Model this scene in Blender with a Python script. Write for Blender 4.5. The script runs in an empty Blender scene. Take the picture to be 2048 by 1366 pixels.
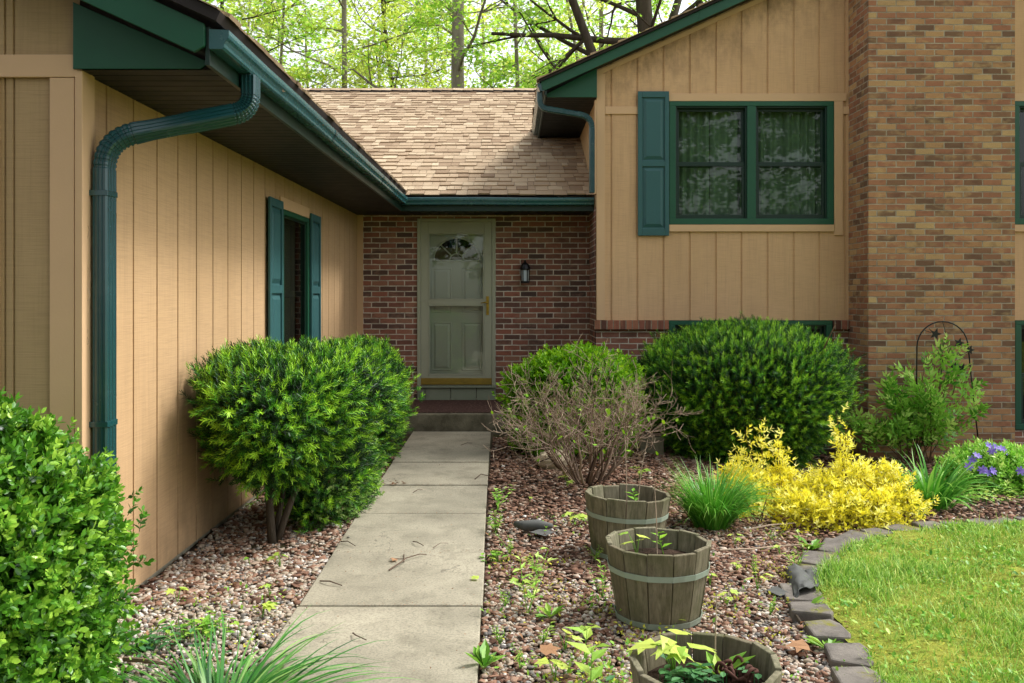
import bpy, bmesh, math, random
import numpy as np
from mathutils import Vector, Matrix
from mathutils.geometry import delaunay_2d_cdt  # noqa
R = math.radians
random.seed(7)
rs = np.random.RandomState(11)
C = bpy.context.scene.collection
F, H0 = 1800.0, 1.5            # focal length in photo pixels, eye height

def gz(x, y):
    """height of the ground (it falls away towards the chimney)"""
    x = np.asarray(x, float); y = np.asarray(y, float)
    a = np.clip((x - 0.6) / 2.8, 0, 1); a = a*a*(3-2*a)
    b = np.clip((y - 5.0) / 4.5, 0, 1); b = b*b*(3-2*b)
    return -0.24*a*b
def P(px, py, Y):
    return Vector(((px-1024)*Y/F, Y, H0-(py-590)*Y/F))
def Gp(px, py, dz=0.0):
    z = dz
    for _ in range(8):
        Y = (H0-z)*F/(py-590); X = (px-1024)*Y/F
        z = float(gz(X, Y)) + dz
    return Vector((X, Y, z))
def S(r, g, b, k=1.0):
    f = lambda c: (c/255/12.92 if c <= 10 else ((c/255+.055)/1.055)**2.4)
    return (f(r)*k, f(g)*k, f(b)*k, 1)

# ------------------------------------------------------------------ nodes
class G:
    def __init__(s, name):
        s.m = bpy.data.materials.new(name); s.m.use_nodes = True
        s.nt = s.m.node_tree; s.nt.nodes.clear()
        s._co = None
    def n(s, t, props=None, **inp):
        nd = s.nt.nodes.new('ShaderNode'+t)
        for k, v in (props or {}).items(): setattr(nd, k, v)
        for k, v in inp.items():
            i = nd.inputs[int(k[1:])] if k[0] == 'i' and k[1:].isdigit() else nd.inputs[k.replace('_', ' ')]
            if isinstance(v, bpy.types.NodeSocket): s.nt.links.new(v, i)
            else: i.default_value = v
        return nd
    def co(s):
        if s._co is None: s._co = s.n('TexCoord').outputs['Object']
        return s._co
    def ma(s, op, a, b=0.0, c=0.0, clamp=False):
        return s.n('Math', {'operation': op, 'use_clamp': clamp}, i0=a, i1=b, i2=c).outputs[0]
    def mix(s, f, a, b, mode='MIX'):
        return s.n('Mix', {'data_type': 'RGBA', 'blend_type': mode}, i0=f, i6=a, i7=b).outputs[2]
    def ramp(s, f, stops, interp='LINEAR'):
        nd = s.n('ValToRGB', None, Fac=f); cr = nd.color_ramp; cr.interpolation = interp
        while len(cr.elements) < len(stops): cr.elements.new(.5)
        for e, (p, c) in zip(cr.elements, stops):
            e.position = p; e.color = c if isinstance(c, tuple) else (c, c, c, 1)
        return nd.outputs[0]
    def sc(s, x, y, z, vec=None):
        return s.n('Mapping', None, Vector=vec or s.co(), Scale=(x, y, z)).outputs[0]
    def noise(s, scale, detail=3, rough=.55, vec=None):
        return s.n('TexNoise', None, Vector=vec or s.co(), Scale=scale, Detail=detail, Roughness=rough).outputs['Fac']
    def attr(s, nm):
        return s.n('Attribute', {'attribute_name': nm}).outputs['Fac']
    def xyz(s, vec=None):
        o = s.n('SeparateXYZ', None, Vector=vec or s.co()).outputs
        return o[0], o[1], o[2]
    def bump(s, h, strength=.3, dist=.01):
        return s.n('Bump', None, Height=h, Strength=strength, Distance=dist).outputs[0]
    def out(s, sh):
        o = s.nt.nodes.new('ShaderNodeOutputMaterial'); s.nt.links.new(sh, o.inputs[0]); return s.m
    def pbr(s, col, rough=.6, spec=.5, bump=None, metal=0.0, **kw):
        a = dict(Base_Color=col, Roughness=rough, Metallic=metal); a['Specular_IOR_Level'] = spec
        nd = s.nt.nodes.new('ShaderNodeBsdfPrincipled')
        for k, v in list(a.items()):
            i = nd.inputs[k.replace('_', ' ')]
            if isinstance(v, bpy.types.NodeSocket): s.nt.links.new(v, i)
            else: i.default_value = v
        if bump is not None: s.nt.links.new(bump, nd.inputs['Normal'])
        return nd.outputs[0]

M = {}
def paint(key, col, rough=.45, var=.18, bs=60, bstr=.12, spec=.4, dirt=None):
    g = G(key); nz = g.noise(3.0, 5); n2 = g.noise(bs, 3)
    c = g.mix(g.ma('MULTIPLY', nz, var*2), col, tuple(v*.6 for v in col[:3])+(1,))
    if dirt:
        d = g.ramp(g.noise(1.7, 6, .7), [(.5, 0.0), (.72, 1.0)])
        c = g.mix(g.ma('MULTIPLY', d, dirt[1]), c, dirt[0])
    r = g.ma('ADD', rough-.1, g.ma('MULTIPLY', g.noise(9, 4), .2))
    M[key] = g.out(g.pbr(c, r, spec, g.bump(n2, bstr, .002)))
    return M[key]

def siding_mat(key, col, ax, mildew, groove_dark=None):
    """rough-sawn painted plywood siding; ax: the horizontal axis of the wall"""
    g = G(key)
    x, y, z = g.xyz()
    saw = g.noise(1, 4, .6, g.sc(*((6, 6, 190))))            # saw lines
    grain = g.noise(1, 3, .6, g.sc(60, 60, 2.2))
    big = g.noise(.9, 5, .6)
    c = g.mix(g.ramp(big, [(.3, 0.0), (.75, 1.0)]), col, tuple(v*k for v, k in zip(col[:3], (.84, .82, .78)))+(1,))
    c = g.mix(g.ma('MULTIPLY', g.ramp(saw, [(.45, 0.0), (.75, 1.0)]), .4), c, tuple(v*.55 for v in col[:3])+(1,))
    c = g.mix(g.ma('MULTIPLY', g.ramp(grain, [(.5, 0.0), (.8, 1.0)]), .38), c, tuple(v*.6 for v in col[:3])+(1,))
    run = g.ramp(g.noise(1, 5, .65, g.sc(9, 9, .5)), [(.52, 0.0), (.74, 1.0)])
    c = g.mix(g.ma('MULTIPLY', run, .3), c, tuple(v*.5 for v in col[:3])+(1,))
    sp = g.ma('MULTIPLY', g.n('MapRange', None, i0=z, i1=.42, i2=.0).outputs[0], g.ramp(g.noise(5, 6, .7), [(.4, 0.0), (.66, 1.0)]))
    c = g.mix(g.ma('MULTIPLY', sp, .45), c, S(112, 92, 70))
    if mildew:
        fz, amt = mildew
        f = fz(g, x, y, z)
        st = g.ramp(g.noise(1, 6, .72, g.sc(5.5, 5.5, 3.0)), [(.42, 0.0), (.68, 1.0)])
        f = g.ma('MULTIPLY', f, g.ma('MULTIPLY', st, amt), clamp=True)
        c = g.mix(f, c, S(46, 36, 24))
    h = g.ma('ADD', g.ma('MULTIPLY', saw, 1.0), g.ma('MULTIPLY', grain, .7))
    M[key] = g.out(g.pbr(c, .72, .25, g.bump(h, .42, .004)))
    return M[key]

def brick_mat(key, stops, mortar, w=.2085, h=.0672, m=.010, soldier=False, dist=.0035, stain=.0):
    g = G(key)
    x, y, z = g.xyz()
    nx = g.ma('ABSOLUTE', g.xyz(g.n('NewGeometry').outputs['True Normal'])[0])
    side = g.ma('GREATER_THAN', nx, .5)
    nd = g.n('TexNoise', None, Vector=g.co(), Scale=14.0, Detail=2.0)
    dn = g.xyz(nd.outputs['Color'])
    u = g.ma('ADD', g.ma('MULTIPLY', x, g.ma('SUBTRACT', 1.0, side)), g.ma('MULTIPLY', g.ma('ADD', y, .055), side))
    u = g.ma('ADD', u, g.ma('MULTIPLY', g.ma('SUBTRACT', dn[0], .5), .008))
    zz = g.ma('ADD', z, g.ma('MULTIPLY', g.ma('SUBTRACT', dn[1], .5), .007))
    zr = g.ma('DIVIDE', g.ma('ADD', zz, 5*h), h); row = g.ma('FLOOR', zr)
    off = 0.0 if soldier else g.ma('MULTIPLY', g.ma('MODULO', row, 2.0), .5)
    ur = g.ma('ADD', g.ma('DIVIDE', g.ma('ADD', u, 20*w), w), off); colm = g.ma('FLOOR', ur)
    fx, fz = g.ma('FRACT', ur), g.ma('FRACT', zr)
    dx = g.ma('MULTIPLY', g.ma('MINIMUM', fx, g.ma('SUBTRACT', 1.0, fx)), w)
    dz = g.ma('MULTIPLY', g.ma('MINIMUM', fz, g.ma('SUBTRACT', 1.0, fz)), h)
    d = g.ma('MINIMUM', dx, dz)
    body = g.n('MapRange', {'interpolation_type': 'SMOOTHSTEP'}, i0=d, i1=m*.5-.0012, i2=m*.5+.0022).outputs[0]
    vec = g.n('CombineXYZ', None, X=colm, Y=row, Z=side).outputs[0]
    wn = g.n('TexWhiteNoise', {'noise_dimensions': '3D'}, Vector=vec)
    rv = wn.outputs['Value']; rc = g.xyz(wn.outputs['Color'])
    c = g.ramp(rv, stops)
    # each brick has a fire-flashed patch of its own
    loc = g.n('CombineXYZ', None, X=g.ma('MULTIPLY', ur, 1.6), Y=g.ma('MULTIPLY', zr, .9), Z=g.ma('MULTIPLY', rc[0], 30.0)).outputs[0]
    fl = g.noise(1.1, 2, .5, loc)
    c = g.mix(g.ramp(fl, [(.48, 0.0), (.72, .55)]), c, g.mix(g.ramp(rc[1], [(.3, 0.0), (.6, 1.0)]), S(92, 66, 54), tuple(v*1.15 for v in stops[-1][1][:3])+(1,)))
    fine = g.noise(130, 4, .7)
    c = g.mix(g.ma('MULTIPLY', g.ramp(fine, [(.45, 0.0), (.75, 1.0)]), .4), c, S(60, 42, 34))
    mo = g.mix(g.ramp(g.noise(7, 5, .7), [(.35, 0.0), (.7, 1.0)]), mortar, tuple(v*.42 for v in mortar[:3])+(1,))
    c = g.mix(body, mo, c)
    if stain:
        f = g.ramp(g.noise(1.1, 6, .65), [(.48, 0.0), (.7, 1.0)])
        c = g.mix(g.ma('MULTIPLY', f, stain), c, S(40, 34, 28))
    hh = g.ma('ADD', body, g.ma('MULTIPLY', g.ma('ADD', fine, g.ma('MULTIPLY', rc[2], .6)), .22))
    M[key] = g.out(g.pbr(c, .85, .2, g.bump(hh, .9, dist)))
    return M[key]

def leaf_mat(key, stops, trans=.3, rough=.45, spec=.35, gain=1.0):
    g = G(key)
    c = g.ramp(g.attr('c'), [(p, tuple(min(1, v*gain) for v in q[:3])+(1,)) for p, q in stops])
    p = g.pbr(c, rough, spec)
    t = g.n('BsdfTranslucent', None, Color=g.mix(.5, c, (.55, .75, .08, 1), 'MULTIPLY') if False else c).outputs[0]
    M[key] = g.out(g.n('MixShader', None, Fac=trans, i1=p, i2=t).outputs[0])
    return M[key]

def bark_mat(key, c1, c2, scale=8, stretch=.25, bstr=.6):
    g = G(key)
    v = g.sc(1, 1, stretch); n1 = g.noise(scale, 6, .7, v); n2 = g.noise(scale*5, 4, .7, v)
    c = g.mix(g.ramp(n1, [(.35, 0.0), (.68, 1.0)]), c1, c2)
    c = g.mix(g.ma('MULTIPLY', n2, .5), c, tuple(v*.45 for v in c1[:3])+(1,))
    M[key] = g.out(g.pbr(c, .9, .15, g.bump(g.ma('ADD', n1, n2), bstr, .02)))

def glass_mat(key, tint=(.6, .66, .62, 1), refl=1.0, wob=0.0):
    g = G(key)
    tr = g.n('BsdfTransparent', None, Color=tint).outputs[0]
    gl = g.n('BsdfGlossy', None, Color=(.95, 1, .97, 1), Roughness=.015)
    if wob:
        b = g.bump(g.noise(2.2, 2), wob, .01); g.nt.links.new(b, gl.inputs['Normal'])
    fr = g.n('LayerWeight', None, Blend=.32).outputs['Fresnel']
    fac = g.ma('ADD', g.ma('MULTIPLY', fr, .9*refl), .07*refl, clamp=True)
    M[key] = g.out(g.n('MixShader', None, Fac=fac, i1=tr, i2=gl.outputs[0]).outputs[0])

TAN = S(211, 173, 132)
# mildew: under the rake of the gable, and under the eave of the garage wall
def mil_gable(g, x, y, z):          # object coords are relative to the house origin HX
    rake = g.ma('ADD', g.ma('MULTIPLY', x, .451), 3.70-.451*(.374-HX[0]))
    return g.n('MapRange', None, i0=g.ma('SUBTRACT', rake, z), i1=.75, i2=.0).outputs[0]
HX = Vector((0.0, 11.0, 0.0))
siding_mat('siding', TAN, 0, (mil_gable, .55))
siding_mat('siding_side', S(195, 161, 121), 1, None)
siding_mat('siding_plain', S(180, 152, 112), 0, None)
paint('trim', S(211, 174, 133), .6, .2, 80, .3)
paint('green', S(26, 82, 58), .42, .12, 90, .05, dirt=(S(20, 40, 30), .25))
paint('teal', S(26, 71, 74), .24, .14, 60, .03, spec=.7, dirt=(S(70, 96, 94), .45))
paint('gutter', S(42, 90, 94), .26, .25, 60, .03, spec=.8, dirt=(S(96, 124, 122), .4))
paint('shutter', S(48, 92, 93), .5, .14, 120, .1, dirt=(S(30, 55, 60), .3))
paint('darkgreen', S(16, 44, 34), .4, .1, 60, .04)
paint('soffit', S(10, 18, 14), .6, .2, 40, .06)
paint('drip', S(40, 32, 30), .7, .3, 30, .2)
paint('doorpaint', S(164, 166, 142), .4, .1, 90, .05, dirt=(S(90, 88, 60), .3))
paint('innerdoor', S(196, 196, 180), .45, .1, 90, .05)
paint('threshold', S(140, 148, 126), .6, .4, 25, .3, dirt=(S(50, 48, 36), .6))
paint('black', S(16, 17, 18), .38, .1, 60, .05)
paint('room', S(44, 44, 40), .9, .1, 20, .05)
paint('frosted', S(190, 200, 205), .25, .05, 60, .02)
paint('curtain', S(158, 168, 146), .9, .1, 120, .1)
paint('fabric', S(98, 99, 95), .8, .3, 60, .4, spec=.2)
paint('rust', S(92, 62, 52), .85, .5, 40, .6, spec=.15)
paint('hoop', S(156, 170, 152), .5, .4, 50, .15, dirt=(S(84, 72, 50), .6))
g = G('brass'); M['brass'] = g.out(g.pbr(g.mix(g.noise(14, 4), S(190, 160, 62), S(120, 98, 40)), .34, .5, None, .85))
g = G('kick'); M['kick'] = g.out(g.pbr(g.mix(g.noise(9, 4), S(176, 148, 62), S(130, 110, 50)), .42, .5, None, .55))
brick_mat('brick_chimney', [(0.0, S(112, 87, 68)), (.12, S(130, 97, 73)), (.34, S(156, 106, 80)), (.55, S(165, 116, 85)), (.78, S(174, 132, 92)), (1.0, S(186, 156, 109))], S(172, 160, 138), m=.0108, stain=.12)
brick_mat('brick_wall', [(0.0, S(84, 68, 62)), (.2, S(114, 84, 72)), (.45, S(140, 94, 78)), (.72, S(156, 100, 80)), (1.0, S(154, 118, 96))], S(222, 210, 190), m=.0112, h=.0672, w=.2065)
brick_mat('brick_rowlock', [(0.0, S(92, 62, 52)), (.5, S(140, 88, 70)), (1.0, S(166, 112, 84))], S(160, 146, 124), w=.0725, h=.5, soldier=True)
glass_mat('glass', (.5, .62, .55, 1), .42, .10)
glass_mat('glass_door', (.9, .92, .89, 1), .38, .08)
glass_mat('screen', (.28, .3, .29, 1), .45, .0)

# shingles
g = G('shingle')
c = g.ramp(g.attr('c'), [(0.0, S(134, 113, 92)), (.3, S(162, 139, 113)), (.6, S(188, 166, 137)), (1.0, S(208, 189, 159))])
c = g.mix(g.ma('MULTIPLY', g.ramp(g.noise(260, 3, .8), [(.4, 0.0), (.7, 1.0)]), .35), c, S(84, 64, 52))
c = g.mix(g.ma('MULTIPLY', g.ramp(g.noise(.8, 5), [(.45, 0.0), (.7, 1.0)]), .25), c, S(120, 96, 78))
M['shingle'] = g.out(g.pbr(c, .95, .1, g.bump(g.noise(300, 3), .5, .004)))
g = G('concrete')
c = g.mix(g.ramp(g.noise(1.1, 7, .65), [(.35, 0.0), (.7, 1.0)]), S(176, 168, 146), S(134, 128, 110))
c = g.mix(g.ma('MULTIPLY', g.ramp(g.noise(85, 5, .75), [(.46, 0.0), (.7, 1.0)]), .65), c, S(86, 83, 73))
c = g.mix(g.ma('MULTIPLY', g.ramp(g.noise(3.5, 8, .75), [(.5, 0.0), (.7, 1.0)]), .55), c, S(94, 90, 74))
c = g.mix(g.ma('MULTIPLY', g.ramp(g.n('TexVoronoi', None, Vector=g.co(), Scale=28.0).outputs['Distance'], [(.03, 1.0), (.06, 0.0)]), .55), c, S(70, 64, 50))
ck = g.ma('MULTIPLY', g.ramp(g.ma('ABSOLUTE', g.ma('SUBTRACT', g.noise(1.25, 5, .6), .5)), [(.0, 1.0), (.0045, 0.0)]), g.ramp(g.noise(.7, 2), [(.5, 0.0), (.56, 1.0)]))
c = g.mix(g.ma('MULTIPLY', ck, .6), c, S(62, 58, 48))
M['concrete'] = g.out(g.pbr(c, .9, .2, g.bump(g.ma('ADD', g.noise(120, 4, .7), g.noise(6, 4)), .35, .006)))
g = G('joint'); M['joint'] = g.out(g.pbr(S(72, 66, 50), .95, .1))
g = G('step_concrete')
c = g.mix(g.ramp(g.noise(5, 7, .7), [(.38, 0.0), (.66, 1.0)]), S(132, 126, 106), S(74, 70, 56))
c = g.mix(g.ma('MULTIPLY', g.noise(70, 4, .8), .5), c, S(118, 112, 92))
M['step'] = g.out(g.pbr(c, .92, .2, g.bump(g.noise(60, 5, .7), .5, .01)))
g = G('mat_fibre')
c = g.mix(g.noise(180, 4, .8), S(58, 42, 40), S(100, 76, 68)); c = g.mix(g.ramp(g.noise(30, 6, .8), [(.52, 0.0), (.66, 1.0)]), c, S(136, 112, 96))
M['mat'] = g.out(g.pbr(c, .98, .05, g.bump(g.noise(220, 3), .8, .008)))
g = G('edging')
c = g.mix(g.ramp(g.noise(7, 6, .7), [(.35, 0.0), (.7, 1.0)]), S(128, 121, 112), S(88, 83, 77))
up = g.xyz(g.n('NewGeometry').outputs['Normal'])[2]
ms = g.ramp(g.noise(4.5, 6, .7, g.n('NewGeometry').outputs['Position']), [(.55, 0.0), (.64, 1.0)])
c = g.mix(g.ma('MULTIPLY', ms, g.ma('MULTIPLY', up, .8), clamp=True), c, S(120, 118, 34))
M['edging'] = g.out(g.pbr(c, .92, .15, g.bump(g.noise(60, 5, .7), .5, .008)))
g = G('soil')
c = g.mix(g.ramp(g.noise(22, 6, .75), [(.35, 0.0), (.7, 1.0)]), S(44, 36, 30), S(84, 66, 54))
c = g.mix(g.ramp(g.noise(1.6, 6, .7), [(.52, 0.0), (.66, .6)]), c, S(72, 78, 34))
M['soil'] = g.out(g.pbr(c, .97, .1, g.bump(g.noise(45, 6, .8), .9, .02)))
g = G('lawn')
c = g.mix(g.ramp(g.noise(2.3, 6, .65), [(.36, 0.0), (.62, 1.0)]), S(190, 194, 84), S(128, 156, 58))
c = g.mix(g.ramp(g.noise(30, 5, .7), [(.4, 0.0), (.75, .8)]), c, S(116, 104, 40))
M['lawn'] = g.out(g.pbr(c, .95, .1, g.bump(g.noise(90, 5, .8), 1.0, .02)))
g = G('pebble')
c = g.ramp(g.attr('c'), [(0.0, S(84, 82, 80)), (.18, S(136, 132, 124)), (.36, S(178, 162, 138)), (.52, S(202, 190, 170)), (.64, S(150, 116, 98)), (.72, S(180, 156, 134)), (.88, S(206, 196, 180)), (1.0, S(232, 228, 220))])
c = g.mix(g.ma('MULTIPLY', g.noise(120, 3, .7), .45), c, S(90, 74, 62))
M['pebble'] = g.out(g.pbr(c, .7, .3, g.bump(g.noise(150, 3), .25, .003)))
g = G('chip')
c = g.ramp(g.attr('c'), [(0.0, S(66, 52, 45)), (.3, S(122, 92, 76)), (.6, S(158, 122, 100)), (.8, S(182, 156, 134)), (1.0, S(214, 200, 182))])
M['chip'] = g.out(g.pbr(g.mix(g.ma('MULTIPLY', g.noise(90, 4, .7), .5), c, S(70, 48, 38)), .92, .1, g.bump(g.noise(120, 4), .4, .005)))
g = G('barrel_wood')
rnd = g.ma('MULTIPLY', g.n('ObjectInfo').outputs['Random'], 20.0)
v = g.n('VectorMath', {'operation': 'ADD'}, i0=g.sc(1, 1, .09), i1=g.n('CombineXYZ', None, X=rnd, Y=rnd).outputs[0]).outputs[0]
gr = g.noise(55, 6, .7, v); lo = g.noise(5, 5, .65)
c = g.mix(g.ramp(gr, [(.35, 0.0), (.7, 1.0)]), S(98, 95, 76), S(150, 143, 118))
c = g.mix(g.ramp(lo, [(.46, 0.0), (.66, .8)]), c, S(88, 94, 62))
c = g.mix(g.ma('MULTIPLY', g.attr('c'), .4), c, S(92, 76, 60))
c = g.mix(g.ramp(g.noise(16, 6, .8, v), [(.6, 0.0), (.72, .7)]), c, S(44, 36, 28))
M['barrel'] = g.out(g.pbr(c, .9, .15, g.bump(gr, .6, .006)))
g = G('twig'); c = g.ramp(g.attr('c'), [(0.0, S(72, 56, 46)), (.5, S(134, 113, 95)), (1.0, S(190, 170, 146))])
M['twig'] = g.out(g.pbr(c, .85, .2))
g = G('rock'); c = g.mix(g.ramp(g.noise(9, 6, .7), [(.35, 0.0), (.7, 1.0)]), S(204, 188, 158), S(134, 122, 100))
M['rock'] = g.out(g.pbr(c, .9, .2, g.bump(g.noise(20, 6), .6, .01)))
bark_mat('bark', S(138, 127, 112), S(178, 168, 150), 9, .18)
bark_mat('bark_dark', S(64, 56, 46), S(92, 82, 68), 9, .18)
bark_mat('stem', S(84, 62, 46), S(128, 98, 72), 18, .3, .4)
leaf_mat('yew', [(0.0, S(15, 34, 16)), (.4, S(38, 86, 26)), (.64, S(84, 152, 32)), (1.0, S(168, 216, 54))], .16, .45, .3)
leaf_mat('boxwood', [(0.0, S(28, 66, 18)), (.5, S(92, 152, 38)), (1.0, S(182, 220, 80))], .28, .35, .5)
leaf_mat('brightgreen', [(0.0, S(72, 128, 20)), (.5, S(128, 186, 30)), (1.0, S(182, 220, 48))], .32, .4, .4)
leaf_mat('paleleaf', [(0.0, S(48, 96, 34)), (.5, S(112, 158, 62)), (1.0, S(186, 208, 128))], .3, .4, .4)
leaf_mat('yellow', [(0.0, S(150, 152, 36)), (.22, S(250, 238, 64)), (.5, S(254, 246, 84)), (1.0, S(255, 252, 160))], .4, .45, .35)
leaf_mat('nandina', [(0.0, S(64, 134, 34)), (.5, S(160, 216, 78)), (1.0, S(226, 242, 140))], .3, .4, .4)
leaf_mat('lily', [(0.0, S(40, 100, 24)), (.5, S(92, 166, 46)), (1.0, S(166, 208, 94))], .3, .4, .4)
leaf_mat('grassblade', [(0.0, S(84, 138, 40)), (.5, S(156, 198, 76)), (1.0, S(220, 220, 124))], .3, .5, .3)
leaf_mat('tuft', [(0.0, S(28, 82, 30)), (.5, S(66, 134, 46)), (1.0, S(150, 190, 104))], .28, .32, .5)
leaf_mat('weed', [(0.0, S(70, 130, 36)), (.5, S(130, 182, 60)), (1.0, S(200, 216, 96))], .3, .45, .35)
leaf_mat('violetleaf', [(0.0, S(40, 92, 52)), (1.0, S(92, 148, 84))], .25, .4, .4)
leaf_mat('moss', [(0.0, S(112, 118, 34)), (1.0, S(206, 202, 80))], .2, .8, .1)
leaf_mat('petal', [(0.0, S(104, 82, 184)), (1.0, S(164, 142, 226))], .3, .5, .3)
leaf_mat('maple', [(0.0, S(150, 182, 48)), (.5, S(208, 228, 84)), (1.0, S(240, 246, 150))], .68, .5, .25)
leaf_mat('maple_green', [(0.0, S(116, 180, 44)), (.5, S(178, 224, 78)), (1.0, S(230, 244, 146))], .68, .5, .25)
leaf_mat('darkcrown', [(0.0, S(30, 62, 18)), (.5, S(60, 104, 30)), (1.0, S(104, 146, 48))], .3, .5, .25)
leaf_mat('deadleaf', [(0.0, S(96, 66, 46)), (1.0, S(176, 134, 98))], .2, .8, .2)

# ------------------------------------------------------------------ objects
def root_loc(o):
    while o.parent is not None: o = o.parent
    return o.location
def tag(o, label=None, cat=None, group=None, kind=None):
    if label: o['label'] = label
    if cat: o['category'] = cat
    if group: o['group'] = group
    if kind: o['kind'] = kind
    return o
def thing(name, loc, label, cat, group=None):
    o = bpy.data.objects.new(name, None); C.objects.link(o); o.location = loc
    o.empty_display_size = .1
    return tag(o, label, cat, group)
def link(name, me, parent=None, mat=None, shift=True):
    o = bpy.data.objects.new(name, me); C.objects.link(o)
    if parent is not None:
        o.parent = parent
    for m_ in (mat if isinstance(mat, (list, tuple)) else [mat]):
        if m_ is not None: me.materials.append(M[m_] if isinstance(m_, str) else m_)
    return o
class MB:
    def __init__(s): s.v = []; s.f = []; s.c = []; s.mi = []
    def face(s, pts, c=.5, mi=0):
        b = len(s.v); s.v += [tuple(p) for p in pts]; s.f.append(list(range(b, b+len(pts)))); s.c.append(c); s.mi.append(mi)
    def faces(s, vs, fs, c=.5, mi=0):
        b = len(s.v); s.v += [tuple(p) for p in vs]
        for f in fs: s.f.append([b+i for i in f]); s.c.append(c); s.mi.append(mi)
    def box(s, x0, x1, y0, y1, z0, z1, c=.5, mi=0):
        x0, x1 = min(x0, x1), max(x0, x1); y0, y1 = min(y0, y1), max(y0, y1); z0, z1 = min(z0, z1), max(z0, z1)
        v = [(x, y, z) for z in (z0, z1) for y in (y0, y1) for x in (x0, x1)]
        s.faces(v, [(0, 2, 3, 1), (4, 5, 7, 6), (0, 1, 5, 4), (2, 6, 7, 3), (0, 4, 6, 2), (1, 3, 7, 5)], c, mi)
    def prism(s, poly, fn, d0, d1, c=.5, mi=0):
        """poly: 2-D points, fn(u, v, d) -> world"""
        n = len(poly)
        v = [fn(a, b, d0) for a, b in poly]+[fn(a, b, d1) for a, b in poly]
        f = [list(range(n))[::-1], list(range(n, 2*n))]+[[i, (i+1) % n, n+(i+1) % n, n+i] for i in range(n)]
        s.faces(v, f, c, mi)
    def tube(s, pts, rad, n=6, c=.5, cap=True, prof=None, ref=None):
        pts = [Vector(p) for p in pts]; k = len(pts)
        if not hasattr(rad, '__len__'): rad = [rad]*k
        T = []
        for i in range(k):
            t = (pts[min(i+1, k-1)]-pts[max(i-1, 0)])
            T.append(t.normalized() if t.length > 1e-9 else Vector((0, 0, 1)))
        a = Vector(ref) if ref is not None else (Vector((1, 0, 0)) if abs(T[0].x) < .8 else Vector((0, 1, 0)))
        vs = []
        if prof is None: prof = [(math.cos(2*math.pi*j/n), math.sin(2*math.pi*j/n)) for j in range(n)]
        n = len(prof)
        for i in range(k):
            a = (a-T[i]*a.dot(T[i]))
            a = a.normalized() if a.length > 1e-6 else T[i].orthogonal().normalized()
            b = T[i].cross(a)
            for (p, q) in prof: vs.append(pts[i]+a*(p*rad[i])+b*(q*rad[i]))
        fs = [[i*n+j, i*n+(j+1) % n, (i+1)*n+(j+1) % n, (i+1)*n+j] for i in range(k-1) for j in range(n)]
        if cap: fs += [list(range(n))[::-1], [(k-1)*n+j for j in range(n)]]
        s.faces(vs, fs, c)
    def ball(s, c0, r, c=.5, nu=8, nv=6, jit=0.0, sq=(1, 1, 1), rng=random):
        vs = [Vector((0, 0, -1))]
        for i in range(1, nv):
            for j in range(nu):
                th = math.pi*i/nv-math.pi/2; ph = 2*math.pi*j/nu
                vs.append(Vector((math.cos(th)*math.cos(ph), math.cos(th)*math.sin(ph), math.sin(th))))
        vs.append(Vector((0, 0, 1)))
        vs = [Vector(c0)+Vector((v.x*sq[0], v.y*sq[1], v.z*sq[2]))*r*(1+jit*(rng.random()-.5)) for v in vs]
        fs = [[0, 1+(j+1) % nu, 1+j] for j in range(nu)]
        for i in range(nv-2):
            for j in range(nu): fs.append([1+i*nu+j, 1+i*nu+(j+1) % nu, 1+(i+1)*nu+(j+1) % nu, 1+(i+1)*nu+j])
        L = len(vs)-1; o = 1+(nv-2)*nu
        fs += [[L, o+j, o+(j+1) % nu] for j in range(nu)]
        s.faces(vs, fs, c)
    def build(s, name, mat, parent=None, smooth=False, bevel=0, kind=None, recalc=True, weld=False):
        off = Vector((0, 0, 0))
        if parent is not None: off = Vector(root_loc(parent))
        me = bpy.data.meshes.new(name)
        me.from_pydata([(v[0]-off.x, v[1]-off.y, v[2]-off.z) for v in s.v], [], s.f)
        a = me.attributes.new('c', 'FLOAT', 'FACE'); a.data.foreach_set('value', s.c)
        me.polygons.foreach_set('material_index', s.mi)
        if recalc or weld:
            bm = bmesh.new(); bm.from_mesh(me)
            if weld: bmesh.ops.remove_doubles(bm, verts=bm.verts, dist=1e-5)
            bmesh.ops.recalc_face_normals(bm, faces=bm.faces); bm.to_mesh(me); bm.free()
        if smooth: me.polygons.foreach_set('use_smooth', [True]*len(me.polygons))
        me.update()
        o = link(name, me, parent, mat)
        if bevel:
            b = o.modifiers.new('bevel', 'BEVEL'); b.width = bevel; b.segments = 2; b.limit_method = 'ANGLE'; b.angle_limit = R(40)
        if kind: o['kind'] = kind
        return o

def fillet(pts, r, n=7):
    pts = [Vector(p) for p in pts]; out = [pts[0]]; bend = [0]
    for i in range(1, len(pts)-1):
        a, b, c = pts[i-1], pts[i], pts[i+1]
        u, w = (a-b).normalized(), (c-b).normalized()
        k = min(r, (a-b).length*.48, (c-b).length*.48)
        p, q = b+u*k, b+w*k
        for j in range(n+1):
            t = j/n; out.append(p*(1-t)**2+b*2*t*(1-t)+q*t*t); bend.append(1)
    out.append(pts[-1]); bend.append(0)
    return out, bend

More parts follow.
